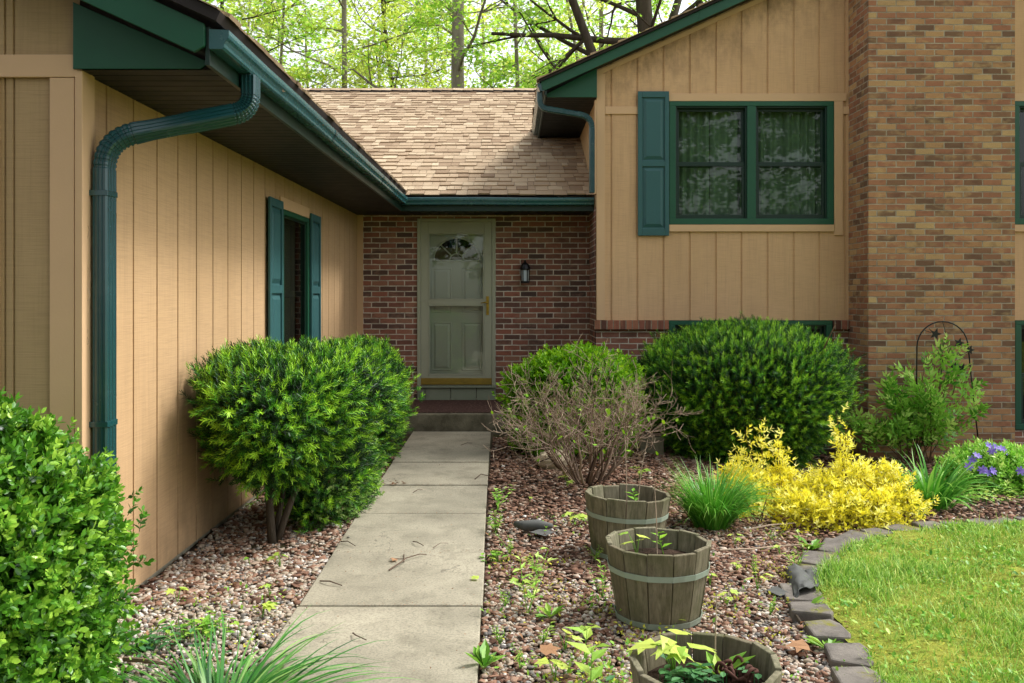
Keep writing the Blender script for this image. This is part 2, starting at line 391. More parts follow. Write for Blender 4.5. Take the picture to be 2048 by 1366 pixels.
# numpy scatter --------------------------------------------------------------
def np_mesh(name, V, loops, starts, cvals, mat, parent=None, smooth=False):
    me = bpy.data.meshes.new(name)
    me.vertices.add(len(V)); me.loops.add(len(loops)); me.polygons.add(len(starts))
    if parent is not None: V = V-np.array(root_loc(parent))
    me.vertices.foreach_set('co', np.ascontiguousarray(V, dtype=np.float32).ravel())
    me.polygons.foreach_set('loop_start', np.asarray(starts, dtype=np.int32))
    me.polygons.foreach_set('vertices', np.asarray(loops, dtype=np.int32))
    a = me.attributes.new('c', 'FLOAT', 'FACE'); a.data.foreach_set('value', np.clip(cvals, 0, 1).astype(np.float32))
    if smooth: me.polygons.foreach_set('use_smooth', np.ones(len(starts), dtype=bool))
    me.update(calc_edges=True)
    return link(name, me, parent, mat)
def scatter(name, tmpl, pos, basis, cinst, mat, parent=None, smooth=False):
    tv, tf, tc = tmpl
    tv = np.asarray(tv, float); N = len(pos); n = len(tv)
    V = (np.einsum('nij,vj->nvi', basis, tv)+pos[:, None, :]).reshape(-1, 3)
    lens = np.array([len(f) for f in tf]); fl = np.concatenate([np.asarray(f) for f in tf])
    loops = (fl[None]+(np.arange(N)*n)[:, None]).ravel()
    st = np.concatenate([[0], np.cumsum(lens)[:-1]])
    starts = (st[None]+(np.arange(N)*lens.sum())[:, None]).ravel()
    cv = (np.asarray(tc)[None]+np.asarray(cinst)[:, None]).ravel()
    return np_mesh(name, V, loops, starts, cv, mat, parent, smooth)
def norm(a): return a/np.maximum(np.linalg.norm(a, axis=-1, keepdims=True), 1e-9)
def basis_from(d, scale, rng=rs, up=None):
    """columns: x across, y along d, z normal"""
    d = norm(d); r = rng.normal(size=d.shape) if up is None else up+rng.normal(size=d.shape)*.25
    x = norm(np.cross(d, r)); z = np.cross(x, d)
    return np.stack([x, d, z], axis=2)*np.asarray(scale)[:, None, None]

LEAF_ROUND = ([(0, 0, 0), (.24, .28, .05), (.27, .65, .05), (0, 1, -.02), (-.27, .65, .05), (-.24, .28, .05), (0, .5, -.02)],
              [(0, 1, 2, 6), (6, 2, 3), (0, 6, 4, 5), (6, 3, 4)])
LEAF_POINT = ([(0, 0, 0), (.2, .38, .06), (0, 1, -.1), (-.2, .38, .06), (0, .45, -.02)], [(0, 1, 2, 4), (0, 4, 2, 3)])
NEEDLE = ([(-.055, 0, 0), (.055, 0, 0), (.055, .7, .0), (0, 1, .03), (-.055, .7, 0)], [(0, 1, 2, 3, 4)])
MAPLE = ([(0, 0, 0), (.42, .12, .05), (.3, .42, .02), (.5, .72, -.05), (.18, .68, .02), (0, 1.05, -.08), (-.18, .68, .02), (-.5, .72, -.05), (-.3, .42, .02), (-.42, .12, .05)],
         [(0, 1, 2, 3, 4), (0, 4, 5, 6), (0, 6, 7, 8, 9)])
def sprig(leaf, pairs, length, size, ang, c0, c1, rng, spiral=False, stemr=.0, tipleaf=True, grow=0.0, jitter=.15):
    """a twig along +y with leaves on it -> template"""
    tv, tf, tc = [], [], []
    lv, lf = leaf
    def add(base, d, nrm, s, c):
        d = Vector(d).normalized(); x = d.cross(Vector(nrm)).normalized(); z = x.cross(d); b = len(tv)
        for v in lv: tv.append(tuple(Vector(base)+(x*v[0]+d*v[1]+z*v[2])*s))
        for f in lf: tf.append([b+i for i in f]); tc.append(c+rng.uniform(-.07, .07))
    for i in range(pairs):
        t = (i+.5)/pairs
        for sgn in (-1, 1):
            a = ang*(1-.35*t)+rng.uniform(-jitter, jitter)
            roll = (i*1.2 if spiral else 0)+rng.uniform(-.35, .35)
            sx = Vector((math.cos(roll)*sgn, 0, math.sin(roll)*sgn))
            d = sx*math.sin(a)+Vector((0, math.cos(a), 0))
            nr = Vector((0, 0, 1)) if not spiral else Vector((0, 1, 0))
            if abs(d.dot(nr)) > .95: nr = Vector((1, 0, .3))
            add((0, t*length, rng.uniform(-.04, .04)*length), d, nr+Vector((rng.uniform(-.3, .3), 0, 0)), size*(1-grow*t)*rng.uniform(.8, 1.15), c0+(c1-c0)*t+rng.uniform(-.08, .08))
    if tipleaf: add((0, length, 0), (rng.uniform(-.2, .2), 1, .1), (0, 0, 1), size*.8, c1)
    if stemr:
        b = len(tv); tv += [(-stemr, 0, 0), (stemr, 0, 0), (0, length, 0), (0, 0, -stemr), (0, 0, stemr)]
        tf += [[b, b+1, b+2], [b+3, b+4, b+2]]; tc += [c0*.6, c0*.6]
    return tv, tf, tc

def crown_pts(n, prof, cx, cy, rx, ry, inner=.22, lump=.12, nl=16, rng=rs, clampx=None):
    """points in the outer shell of a shrub; prof: (z, r) from bottom to top"""
    rng = np.random.RandomState(int(abs(cx*7919+cy*104729)) % 99991)
    zs = np.array([p[0] for p in prof]); rr = np.array([p[1] for p in prof])
    tt = np.linspace(zs[0], zs[-1], 200); rt = np.interp(tt, zs, rr)
    ds = np.hypot(np.gradient(rt)*(rx+ry)/2, np.gradient(tt)); w = ds*(rt*(rx+ry)/2+.03); w /= w.sum()
    idx = rng.choice(200, n, p=w)
    z = tt[idx]+rng.normal(size=n)*.01; r = rt[idx]; th = rng.uniform(0, 2*np.pi, n)
    slope = np.gradient(rt, tt)[idx]*(rx+ry)/2
    nrm = np.stack([np.cos(th)*ry, np.sin(th)*rx, -slope*.5*(rx+ry)], 1); nrm = norm(nrm)
    zc = (zs[0]+zs[-1])/2
    dirs = norm(np.stack([np.cos(th), np.sin(th), (z-zc)/max(rx, .1)], 1))
    B = norm(rng.normal(size=(nl, 3))); A = rng.uniform(-.6, 1, nl)*lump
    f = 1+(A[None]*np.exp(14*(dirs@B.T-1))).sum(1)
    dep = 1-np.abs(rng.normal(size=n))*inner*.6-rng.uniform(0, inner*.5, n)
    stray = rng.uniform(size=n) < .03; dep = np.where(stray, rng.uniform(1.0, 1.09, n), dep)
    k = r*f*np.clip(dep, .15, 1.1)
    p = np.stack([cx+np.cos(th)*k*rx, cy+np.sin(th)*k*ry, zc+(z-zc)*np.clip(1-(1-f)*.7, .6, 1.2)*np.clip(.45+.55*dep, 0, 1.05)], 1)
    if clampx is not None:
        lo, hi = clampx; p[:, 0] = np.clip(p[:, 0], lo, hi)
    return p, nrm, dep

def grow_poly(rng, p, d, L, r, lvl, lines, tips, spread=.7, kids=3, bend=.18, up=.05, shrink=.62, minr=.002):
    n = 5 if lvl else 7
    pts = [Vector(p)]; rad = [r]; d = Vector(d).normalized(); q = Vector(p)
    for i in range(n):
        d = (d+Vector((rng.gauss(0, bend), rng.gauss(0, bend), rng.gauss(0, bend)+up))).normalized()
        q = q+d*(L/n); pts.append(q.copy()); rad.append(max(minr, r*(1-.62*(i+1)/n)))
    lines.append((pts, rad, lvl))
    if lvl <= 0: tips.append((q.copy(), d.copy())); return
    for k in range(kids):
        i = rng.randint(2, n); b = pts[i]
        side = Vector((rng.gauss(0, 1), rng.gauss(0, 1), rng.gauss(0, .7)))
        dd = (d*(1-spread)+side.normalized()*spread).normalized()
        grow_poly(rng, b, dd, L*shrink*rng.uniform(.7, 1.2), rad[i]*.62, lvl-1, lines, tips, spread, kids, bend, up, shrink, minr)
    tips.append((q.copy(), d.copy()))

# ================================================================== HOUSE
house = thing('house', HX, 'split-level house with tan board siding, dark green trim, brick chimney and brown shingle roof', 'house')
XW, YF, YD = -1.935, 4.03, 11.25         # garage side wall, garage front wall, entry wall
YR, XR = 10.35, 0.97                     # gable wall, its left corner
ZS, SL = 2.50, 0.46                      # garage soffit, roof slope
EX, EZ = -1.30, 2.655                    # garage eave (fascia face, roof edge height)
EY = 10.60                               # entry eave
HOUSE_H = []
def part(name, mb, mat, parent=house, **k): return mb.build(name, mat, parent, **k)

def siding(mb, fn, u0, u1, z0, z1, grooves, gw, gd=.011):
    """grooved plywood: profile along u pushed out along d; z1 may be a function of u"""
    zt = z1 if callable(z1) else (lambda u: z1)
    prof = [(u0, 0)]
    for q in sorted(grooves):
        if u0+gw < q < u1-gw: prof += [(q-gw/2, 0), (q-gw/2+.002, -gd), (q+gw/2-.002, -gd), (q+gw/2, 0)]
    prof.append((u1, 0))
    for (a, da), (b, db) in zip(prof[:-1], prof[1:]):
        mb.face([fn(a, da, z0), fn(b, db, z0), fn(b, db, zt(b)), fn(a, da, zt(a))])
front = lambda Y: (lambda u, d, z: (u, Y-d, z))          # wall that faces the camera
sidew = lambda X: (lambda u, d, z: (X+d, u, z))          # wall that faces +X

# ---- garage wing walls
WIN_L = (7.50, 8.50, .82, 2.22)
gr = [4.60+.306*k for k in range(-1, 22)]
mb = MB()
fn = sidew(XW)
siding(mb, fn, YF, WIN_L[0], -.005, ZS+.02, gr, .017, .016)
siding(mb, fn, WIN_L[1], YD, -.005, ZS+.02, gr, .017, .016)
siding(mb, fn, WIN_L[0], WIN_L[1], WIN_L[3], ZS+.02, gr, .017, .016)
siding(mb, fn, WIN_L[0], WIN_L[1], -.005, WIN_L[2], gr, .017, .016)
part('siding_wall', mb, 'siding_side', recalc=False)
mb = MB(); gtop = lambda u: EZ-.03+SL*(min(EX-u, u+7.9) if u > -4.6 else (u+7.9))
siding(mb, front(YF), -4.6, XW, -.005, lambda u: EZ-.05+SL*(EX-u), [-2.27-.306*k for k in range(0, 8)]+[-2.23], .012)
siding(mb, front(YF), -7.26, -4.6, -.005, lambda u: EZ-.05+SL*(u+7.9), [-4.8-.306*k for k in range(0, 8)], .012)
part('siding_wall', mb, 'siding_plain', recalc=False)
def board(*a):
    q = MB(); q.box(*a); part('trim_board', q, 'trim', bevel=.003)
mb = MB()
mb.box(-7.2, XW-.012, YF+.01, YF+.06, -.4, -.006); mb.box(XW-.06, XW-.012, YF+.06, YD, -.4, -.006)
part('foundation', mb, 'concrete')
board(-7.2, -1.945, YF-.02, YF-.001, 2.471, 2.572)                # band board
board(-2.062, -1.952, YF-.018, YF-.001, .05, 2.469)               # corner board, front
board(-2.36, -2.29, YF-.018, YF-.001, .05, 2.469)
mb = MB(); mb.box(-1.948, -1.914, YF-.022, YF+.10, .05, 2.545); part('corner_board', mb, 'trim', bevel=.003)
mb = MB()
mb.box(-7.3, -7.2, YF, 13, -.3, 2.6)
part('siding_wall', mb, 'siding_plain')

# soffits, fascia, rake, boxed eave end
def ribbed(mb, x0, x1, y0, y1, z, along='y', pitch=.1):
    n = max(1, int(((y1-y0) if along == 'y' else (x1-x0))/pitch))
    for i in range(n):
        if along == 'y':
            a, b = y0+(y1-y0)*i/n, y0+(y1-y0)*(i+1)/n
            mb.face([(x0, a, z), (x1, a, z), (x1, b-.012, z), (x0, b-.012, z)])
            mb.face([(x0, b-.012, z), (x1, b-.012, z), (x1, b-.006, z+.008), (x0, b-.006, z+.008)])
            mb.face([(x0, b-.006, z+.008), (x1, b-.006, z+.008), (x1, b, z), (x0, b, z)])
        else:
            a, b = x0+(x1-x0)*i/n, x0+(x1-x0)*(i+1)/n
            mb.face([(a, y0, z), (b-.012, y0, z), (b-.012, y1, z), (a, y1, z)])
            mb.face([(b-.012, y0, z), (b-.006, y0, z+.008), (b-.006, y1, z+.008), (b-.012, y1, z)])
            mb.face([(b-.006, y0, z+.008), (b, y0, z), (b, y1, z), (b-.006, y1, z+.008)])
mb = MB(); ribbed(mb, XW, EX-.02, YF-.03, EY+.02, ZS, 'y', .105); ribbed(mb, EX-.02, XR, EY+.02, YD, ZS, 'x', .105)
mb.face([(XW, EY+.02, ZS), (EX-.02, EY+.02, ZS), (EX-.02, YD, ZS), (XW, YD, ZS)])
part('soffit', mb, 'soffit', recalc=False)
mb = MB(); mb.box(EX-.02, EX, 3.872, EY-.0, ZS-.012, EZ); mb.box(EX-.02, XR-.005, EY, EY+.02, ZS-.012, EZ)
part('fascia', mb, 'darkgreen', bevel=.002)
mb = MB(); fy = lambda u, v, d: (u, d, v)
mb.prism([(-1.317, 2.662), (-1.317, 2.566), (-1.362, 2.540), (-4.6, 2.540+.46*3.238), (-4.6, 2.662+.46*3.283)], fy, 3.850, 3.870)
mb.prism([(-4.6, 2.662+.46*3.283), (-4.6, 2.540+.46*3.238), (-7.838, 2.540), (-7.883, 2.662)], fy, 3.850, 3.870)
part('rake_board', mb, 'green', bevel=.003)
mb = MB(); mb.prism([(-1.952, 2.505), (-1.385, 2.505), (-1.345, 2.535), (-1.952, 2.545+.46*.56)], fy, 4.000, 4.018)
part('eave_return', mb, 'green', bevel=.002)
mb = MB()
for (x0, x1, zf) in ((-4.6, EX-.03, lambda x: 2.56+.46*(-1.362-x)), (-7.87, -4.6, lambda x: 2.56+.46*(x+7.838))):
    mb.face([(x0, 3.871, zf(x0)), (x1, 3.871, zf(x1)), (x1, YF, zf(x1)), (x0, YF, zf(x0))])
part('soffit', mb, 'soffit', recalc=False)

# ---- roofs
def shingle_slope(mb, o, ux, uv, width, length, keep, rng, expo=.165, jit=1.25):
    """courses of laminated shingles; o origin at eave, ux along the eave, uv up the slope"""
    o, ux, uv = Vector(o), Vector(ux), Vector(uv).normalized(); n = ux.cross(uv).normalized()
    if n.z < 0: n = -n
    for r_ in range(int(length/expo)+1):
        v0, v1 = r_*expo, min((r_+1)*expo+.02, length)
        if v1-v0 < .03: break
        u = -rng.uniform(0, .2)
        while u < width:
            w = rng.choice([.09, .12, .15, .17, .2])*rng.uniform(.85, 1.15)
            a, b = max(0, u), min(width, u+w-.004); u += w
            if b-a < .01 or not keep((a+b)/2, v0+.07): continue
            th = rng.choice([.006, .007, .013, .015])*jit; dv = rng.choice([-.012, -.004, .0, .012])+rng.uniform(-.003, .003)
            p = lambda uu, vv, hh: o+ux*uu+uv*vv+n*hh
            c = min(1, max(0, rng.gauss(.56, .19)))
            A, B_, Cc, D = p(a, v0+dv, th), p(b, v0+dv, th), p(b, v1, .002), p(a, v1, .002)
            mb.face([A, B_, Cc, D], c); mb.face([p(a, v0+dv, 0), p(b, v0+dv, 0), B_, A], c*.6)
            mb.face([p(a, v0+dv, 0), A, D], c*.8); mb.face([p(b, v0+dv, 0), Cc, B_], c*.8)
cs = 1/math.hypot(1, SL); run = 5.25; RY = EY-.04+run; RZ = EZ+.02+SL*run
rng = random.Random(3)
mb = MB(); W = XR-EX+5.25
def keepm(u, v):
    x = XR-u if False else (EX-5.25+u); y = v*cs
    return (x > EX-.06-y)
shingle_slope(mb, (EX-5.25, EY-.04, EZ+.02), (1, 0, 0), (0, 1, SL), W, run/cs, keepm, rng)
part('roof', mb, 'shingle', recalc=False)
mb = MB()          # decking under the shingles, rear slope and ridge cap
mb.faces([(EX, EY-.03, EZ), (XR, EY-.03, EZ), (XR, RY, RZ-.02), (EX-5.25, RY, RZ-.02)], [(0, 1, 2, 3)])
mb.faces([(EX-5.25, RY, RZ-.02), (XR, RY, RZ-.02), (XR, RY+5.6, RZ-2.6), (EX-9.0, RY+5.6, RZ-2.6), (EX-9.0, RY, RZ-.02)], [(0, 1, 2, 3, 4)], .5)
part('roof_deck', mb, 'drip', recalc=False)
mb = MB()
for k in range(42):
    x0 = EX-5.25+k*.178; x1 = min(x0+.20, XR); t = .004*(k % 2)
    if x0 > XR-.05: break
    c = rng.gauss(.55, .15)
    for s_ in (-1, 1):
        mb.face([(x0, RY, RZ+.045+t), (x1, RY, RZ+.04), (x1, RY+s_*.14, RZ-.025), (x0, RY+s_*.14, RZ-.02+t)], c)
        mb.face([(x0, RY+s_*.14, RZ-.02+t), (x1, RY+s_*.14, RZ-.025), (x1, RY+s_*.14, RZ-.06), (x0, RY+s_*.14, RZ-.06)], .1, 1)
part('ridge_cap', mb, ['shingle', 'drip'], recalc=False)
# garage roof (its eave edge shows above the gutter)
def roof_slab(mb, pts, th, ov=0):
    pts = [Vector(p) for p in pts]; n = (pts[1]-pts[0]).cross(pts[2]-pts[0]).normalized()
    if n.z < 0: n = -n
    k = len(pts); v = pts+[p+n*th for p in pts]
    mb.faces(v, [list(range(k))[::-1], list(range(k, 2*k))]+[[i, (i+1) % k, k+(i+1) % k, k+i] for i in range(k)])
rx_ = -4.6; rz_ = EZ+.012+SL*(EX-.0-rx_)
mb = MB()
RUp = .008
roof_slab(mb, [(EX+.045, 3.815, EZ+RUp), (EX+.045, EY-.05, EZ+RUp), (rx_, EY+(EX-rx_), rz_+RUp), (rx_, 3.815, rz_+RUp)], .045)
roof_slab(mb, [(-7.945, 3.815, EZ+RUp), (-7.945, EY, EZ+RUp), (rx_, EY+(EX-rx_), rz_+RUp), (rx_, 3.815, rz_+RUp)], .045)
part('roof_deck', mb, 'drip')
mb = MB(); y = 3.80
shingle_slope(mb, (EX+.065, 3.80, EZ+.05), (0, 1, 0), (-1, 0, SL), EY-3.80+3.3, (EX+.05-rx_)/cs, lambda u, v: 3.80+u < EY+v*cs, rng, jit=1.25)
part('roof', mb, 'shingle', recalc=False)
mb = MB(); shingle_slope(mb, (-7.965, 3.80, EZ+.05), (0, 1, 0), (1, 0, SL), EY-3.80+3.3, 3.35/cs, lambda u, v: 3.80+u < EY+v*cs, rng)
part('roof', mb, 'shingle', recalc=False)

# ---- gutters
GS = .76
GP = [(a*GS, b*GS) for a, b in [(0, .112), (0, .005), (.004, 0), (.074, 0), (.084, .012), (.086, .03), (.096, .05), (.108, .064), (.112, .082), (.112, .106), (.106, .112), (.100, .108), (.104, .082), (.094, .066), (.078, .05), (.076, .03), (.070, .008), (.010, .006), (.006, .02), (.006, .108)]]
def gutter(mb, rows):
    k = len(rows[0])
    for a, b in zip(rows[:-1], rows[1:]):
        for i in range(k): mb.face([a[i], a[(i+1) % k], b[(i+1) % k], b[i]])
gz0 = 2.556
mb = MB()
r0 = [(EX+o, 3.862, gz0+z) for o, z in GP]; r1 = [(EX+o, EY-o, gz0+z) for o, z in GP]; r2 = [(XR-.008, EY-o, gz0+z) for o, z in GP]
def subdiv(a, b, n): return [[tuple(p[i]+(q[i]-p[i])*t/n for i in range(3)) for p, q in zip(a, b)] for t in range(n+1)]
def sag(rows, amp, seed):
    rr = random.Random(seed); out = []
    for k, r_ in enumerate(rows):
        dz = amp*(rr.random()-.5) if 0 < k < len(rows)-1 else 0; out.append([(x, y, z+dz) for x, y, z in r_])
    return out
gutter(mb, sag(subdiv(r0, r1, 10), .006, 1)); gutter(mb, sag(subdiv(r1, r2, 5), .005, 2))
mb.face([(EX+o, 3.861, gz0+z) for o, z in GP[:10]]); mb.face([(XR-.008, EY-o, gz0+z) for o, z in GP[:10]])
o_ = part('gutter', mb, 'gutter', recalc=False)
for y0 in (6.2, 8.55):     # lapped joints of the gutter run
    mb = MB(); ra = [(EX+.001+o*1.025, y0, gz0-.0015+z*1.02) for o, z in GP[:11]]; rb_ = [(x_, y0+.05, z_) for x_, _, z_ in ra]
    for i in range(10): mb.face([ra[i], ra[i+1], rb_[i+1], rb_[i]])
    part('gutter_joint', mb, 'teal', o_, recalc=False)
mb = MB()   # leaf litter lying in the trough
for k in range(160):
    u = rng.random()
    p = Vector((EX+rng.uniform(.012, .075), 4+6.4*u, gz0+.035+rng.random()*.02)) if k % 3 else Vector((EX+.1+2.0*u, EY-rng.uniform(.012, .075), gz0+.035+rng.random()*.03))
    a = rng.uniform(0, 6.3); q = Vector((math.cos(a), math.sin(a), .3))*.02; w = Vector((-math.sin(a), math.cos(a), .2))*.012
    mb.face([p-q, p+w, p+q, p-w], rng.random())
part('leaf_litter', mb, 'deadleaf', recalc=False, kind='stuff')
GX = .37; ggz = 3.795
mb = MB()
r0 = [(GX-o, 10.112, ggz+z) for o, z in GP]; r1 = [(GX-o, 12.95, ggz+z) for o, z in GP]
gutter(mb, sag(subdiv(r0, r1, 4), .004, 3)); mb.face(r0[:10]); mb.face(r1[:10])
part('gutter', mb, 'teal', recalc=False)

# ---- downspouts
def rect_prof(w, d, ch, ribs=0):
    p = [(-w+ch, -d), (w-ch, -d), (w, -d+ch), (w, d-ch), (w-ch, d), (-w+ch, d), (-w, d-ch), (-w, -d+ch)]
    if not ribs: return p
    out = []; k = len(p)
    for i in range(k):
        a, b = Vector(p[i]), Vector(p[(i+1) % k]); out.append(tuple(a))
        if (b-a).length > ch*2:
            nrm = Vector((-(b-a).y, (b-a).x)).normalized()
            if nrm.dot((a+b)/2) > 0: nrm = -nrm
            for j in range(ribs):
                t0 = (j+.25)/ribs; t1 = (j+.75)/ribs
                out += [tuple(a+(b-a)*(t0-.1/ribs)), tuple(a+(b-a)*t0+nrm*.004), tuple(a+(b-a)*t1+nrm*.004), tuple(a+(b-a)*(t1+.1/ribs))]
    return out
def downspout(path, w, d, r, ref):
    pts, bend = fillet(path, r, 9)
    P2, Rr = [], []
    for i, (p, b) in enumerate(zip(pts, bend)):
        P2.append(p); Rr.append(1.0)
        if b and i+1 < len(pts) and bend[i+1]:
            P2.append(p+(pts[i+1]-p)*.45); Rr.append(1.0); P2.append(p+(pts[i+1]-p)*.55); Rr.append(.925)
            P2.append(p+(pts[i+1]-p)*.85); Rr.append(.925)
    mb = MB(); mb.tube(P2, Rr, prof=rect_prof(w, d, .008, 3), ref=ref); return mb
mb = downspout([(-1.258, 4.33, 2.55), (-1.258, 4.33, 2.385), (-1.868, 4.125, 2.215), (-1.868, 4.125, .05)], .036, .050, .14, (1, 0, 0))
ds = part('downspout', mb, 'teal', recalc=True)
for zz in (1.95, .9):
    mb = MB(); mb.box(-1.934, -1.8295, 4.0725, 4.1775, zz, zz+.026); part('strap', mb, 'teal', ds, bevel=.002)
mb = MB()
for k in range(16):   # dry grass caught behind the pipe
    z = rng.uniform(1.55, 2.15) if k < 12 else rng.uniform(1.2, 1.5); p = Vector((-1.93, 4.065, z)); pts = [p]
    for j in range(7): p = p+Vector((rng.gauss(0.001, .008), -rng.random()*.003, -.018+rng.gauss(0, .012))); pts.append(p.copy())
    mb.tube(pts, .0011, 3, rng.uniform(.5, 1))
part('dry_grass', mb, 'twig', ds, recalc=False, kind='stuff')
a = P(1077, 186, 10.18)
mb = downspout([(GX-.055, 10.2, ggz), (GX-.055, 10.2, 3.62), (.905, 10.2, 3.52), (.905, 10.2, 2.66)], .030, .040, .13, (1, 0, 0))
part('downspout', mb, 'teal', recalc=True)

# ---- entry wall of brick with the door opening
DX0, DX1, DZ0, DZ1 = -1.185, -.205, .21, 2.455
mb = MB()
for (x0, x1, z0, z1) in ((XW, DX0, -.3, ZS+.02), (DX1, XR, -.3, ZS+.02), (DX0, DX1, DZ1, ZS+.02), (DX0, DX1, -.3, DZ0)):
    mb.face([(x0, YD, z0), (x1, YD, z0), (x1, YD, z1), (x0, YD, z1)])
for x in (DX0, DX1): mb.face([(x, YD, DZ0), (x, YD+.14, DZ0), (x, YD+.14, DZ1), (x, YD, DZ1)])
mb.face([(XR-.005, YR+.02, -.5), (XR-.005, YD, -.5), (XR-.005, YD, ZS+.02), (XR-.005, YR+.02, ZS+.02)])
part('brick_wall', mb, 'brick_wall', recalc=False)
mb = MB(); mb.box(XW+.001, XW+.075, YD-.012, YD-.001, .1, ZS); part('trim_board', mb, 'trim')
# door frame, storm door, inner door
mb = MB()
mb.box(DX0, DX0+.045, YD-.02, YD+.1, DZ0, DZ1); mb.box(DX1-.045, DX1, YD-.02, YD+.1, DZ0, DZ1); mb.box(DX0+.045, DX1-.045, YD-.02, YD+.1, DZ1-.04, DZ1)
part('door_frame', mb, 'doorpaint', bevel=.004)
mb = MB(); mb.box(DX0-.01, DX1+.01, YD-.06, YD+.02, .345, .372); xs = [DX0+.0, DX0+.1, DX0+.42, DX0+.74, DX1]
for a, b in zip(xs[:-1], xs[1:]): mb.box(a+.003, b-.003, YD-.03, YD+.02, .188, .344)
part('threshold', mb, 'threshold', bevel=.003)
SX0, SX1, SZ0, SZ1 = DX0+.047, DX1-.047, .385, 2.413
yd0, yd1 = YD-.012, YD+.02
mb = MB(); st = .092; gx0, gx1 = SX0+st, SX1-st
mb.box(SX0, gx0, yd0, yd1, SZ0, SZ1); mb.box(gx1, SX1, yd0, yd1, SZ0, SZ1)
zA, zB, zC, zD = .50, 1.378, 1.437, 2.275
mb.box(gx0, gx1, yd0, yd1, zD, SZ1); mb.box(gx0, gx1, yd0, yd1, zB, zC); mb.box(gx0, gx1, yd0, yd1, SZ0, zA)
sd = part('storm_door', mb, 'doorpaint', bevel=.004)
mb = MB()
for (z0, z1) in ((zA, zB), (zC, zD)):
    t = .016; e = yd0-.004
    mb.box(gx0, gx1, e, yd0+.01, z0, z0+t); mb.box(gx0, gx1, e, yd0+.01, z1-t, z1); mb.box(gx0, gx0+t, e, yd0+.01, z0+t, z1-t); mb.box(gx1-t, gx1, e, yd0+.01, z0+t, z1-t)
part('glazing_bead', mb, 'doorpaint', sd, bevel=.002)
for (z0, z1) in ((zA, zB), (zC, zD)):
    mb = MB(); mb.box(gx0+.012, gx1-.012, yd0+.008, yd0+.013, z0+.012, z1-.012); part('pane', mb, 'glass_door', sd)
mb = MB(); mb.box(SX0+.002, SX1-.002, yd0-.005, yd0-.0005, SZ0-.003, SZ0+.078); part('kick_plate', mb, 'kick', sd, bevel=.002)
mb = MB(); hx = SX1-.052
mb.box(hx-.017, hx+.017, yd0-.012, yd0-.0005, 1.25, 1.485)
mb.tube([(hx, yd0-.01, 1.405), (hx, yd0-.05, 1.405)], .009, 8); mb.tube([(hx+.012, yd0-.05, 1.405), (hx-.03, yd0-.056, 1.408), (hx-.085, yd0-.05, 1.40)], [.011, .010, .007], 8)
mb.tube([(hx, yd0-.011, 1.30), (hx, yd0-.03, 1.30)], .013, 8)
part('handle', mb, 'brass', sd, bevel=.003)
iy = YD+.075
mb = MB(); ix0, ix1 = DX0+.046, DX1-.046
cx_ = (ix0+ix1)/2; ar = .285; az = 1.93
# slab with a half-round light: build the outline as strips
for k in range(24):
    t0, t1 = math.pi*k/24, math.pi*(k+1)/24
    a = (cx_+ar*math.cos(t0), az+ar*.98*math.sin(t0)); b = (cx_+ar*math.cos(t1), az+ar*.98*math.sin(t1))
    mb.face([(a[0], iy, a[1]), (a[0], iy, 2.42), (b[0], iy, 2.42), (b[0], iy, b[1])])
    mb.face([(a[0], iy, a[1]), (b[0], iy, b[1]), (b[0], iy+.03, b[1]), (a[0], iy+.03, a[1])])
mb.face([(ix0, iy, .37), (cx_-ar, iy, .37), (cx_-ar, iy, 2.42), (ix0, iy, 2.42)]); mb.face([(cx_+ar, iy, .37), (ix1, iy, .37), (ix1, iy, 2.42), (cx_+ar, iy, 2.42)])
mb.face([(cx_-ar, iy, .37), (cx_+ar, iy, .37), (cx_+ar, iy, az), (cx_-ar, iy, az)])
fd = part('front_door', mb, 'innerdoor', recalc=False)
def raised(mb, fn, u0, u1, z0, z1, d=.012, m=.05, q=.012):
    """moulded panel: a groove round a raised field"""
    ring = lambda k, dd: [fn(u0+k, dd, z0+k), fn(u1-k, dd, z0+k), fn(u1-k, dd, z1-k), fn(u0+k, dd, z1-k)]
    rs_ = [ring(0, .001), ring(.004, .007), ring(q, .007), ring(q+.006, .001), ring(q+.012, .001), ring(m, d)]
    for a, b in zip(rs_[:-1], rs_[1:]):
        for i in range(4): mb.face([a[i], a[(i+1) % 4], b[(i+1) % 4], b[i]])
    mb.face(rs_[-1])
mb = MB(); w = (ix1-ix0)
for (u0, u1) in ((ix0+.13, cx_-.065), (cx_+.065, ix1-.13)):
    raised(mb, front(iy), u0, u1, .55, 1.16); raised(mb, front(iy), u0, u1, 1.28, 1.84)
part('panel', mb, 'innerdoor', fd, recalc=False)
mb = MB()
for k in range(24):
    t0, t1 = math.pi*k/24, math.pi*(k+1)/24
    mb.face([(cx_, iy+.02, az), (cx_+ar*math.cos(t0), iy+.02, az+ar*.98*math.sin(t0)), (cx_+ar*math.cos(t1), iy+.02, az+ar*.98*math.sin(t1))])
part('fan_light', mb, 'glass', fd, recalc=False)
mb = MB()
for k in range(1, 4):
    t = math.pi*k/4; mb.tube([(cx_+.09*math.cos(t), iy+.005, az+.09*math.sin(t)), (cx_+ar*math.cos(t), iy+.005, az+ar*.98*math.sin(t))], .009, 6)
mb.tube([(cx_+.09*math.cos(math.pi*k/10), iy+.005, az+.09*math.sin(math.pi*k/10)) for k in range(11)], .009, 6)
mb.tube([(cx_+(ar+.012)*math.cos(math.pi*k/20), iy-.004, az+(ar+.012)*.98*math.sin(math.pi*k/20)) for k in range(21)], .014, 6)
mb.tube([(cx_-ar, iy-.004, az), (cx_+ar, iy-.004, az)], .014, 6)
part('muntin', mb, 'innerdoor', fd)

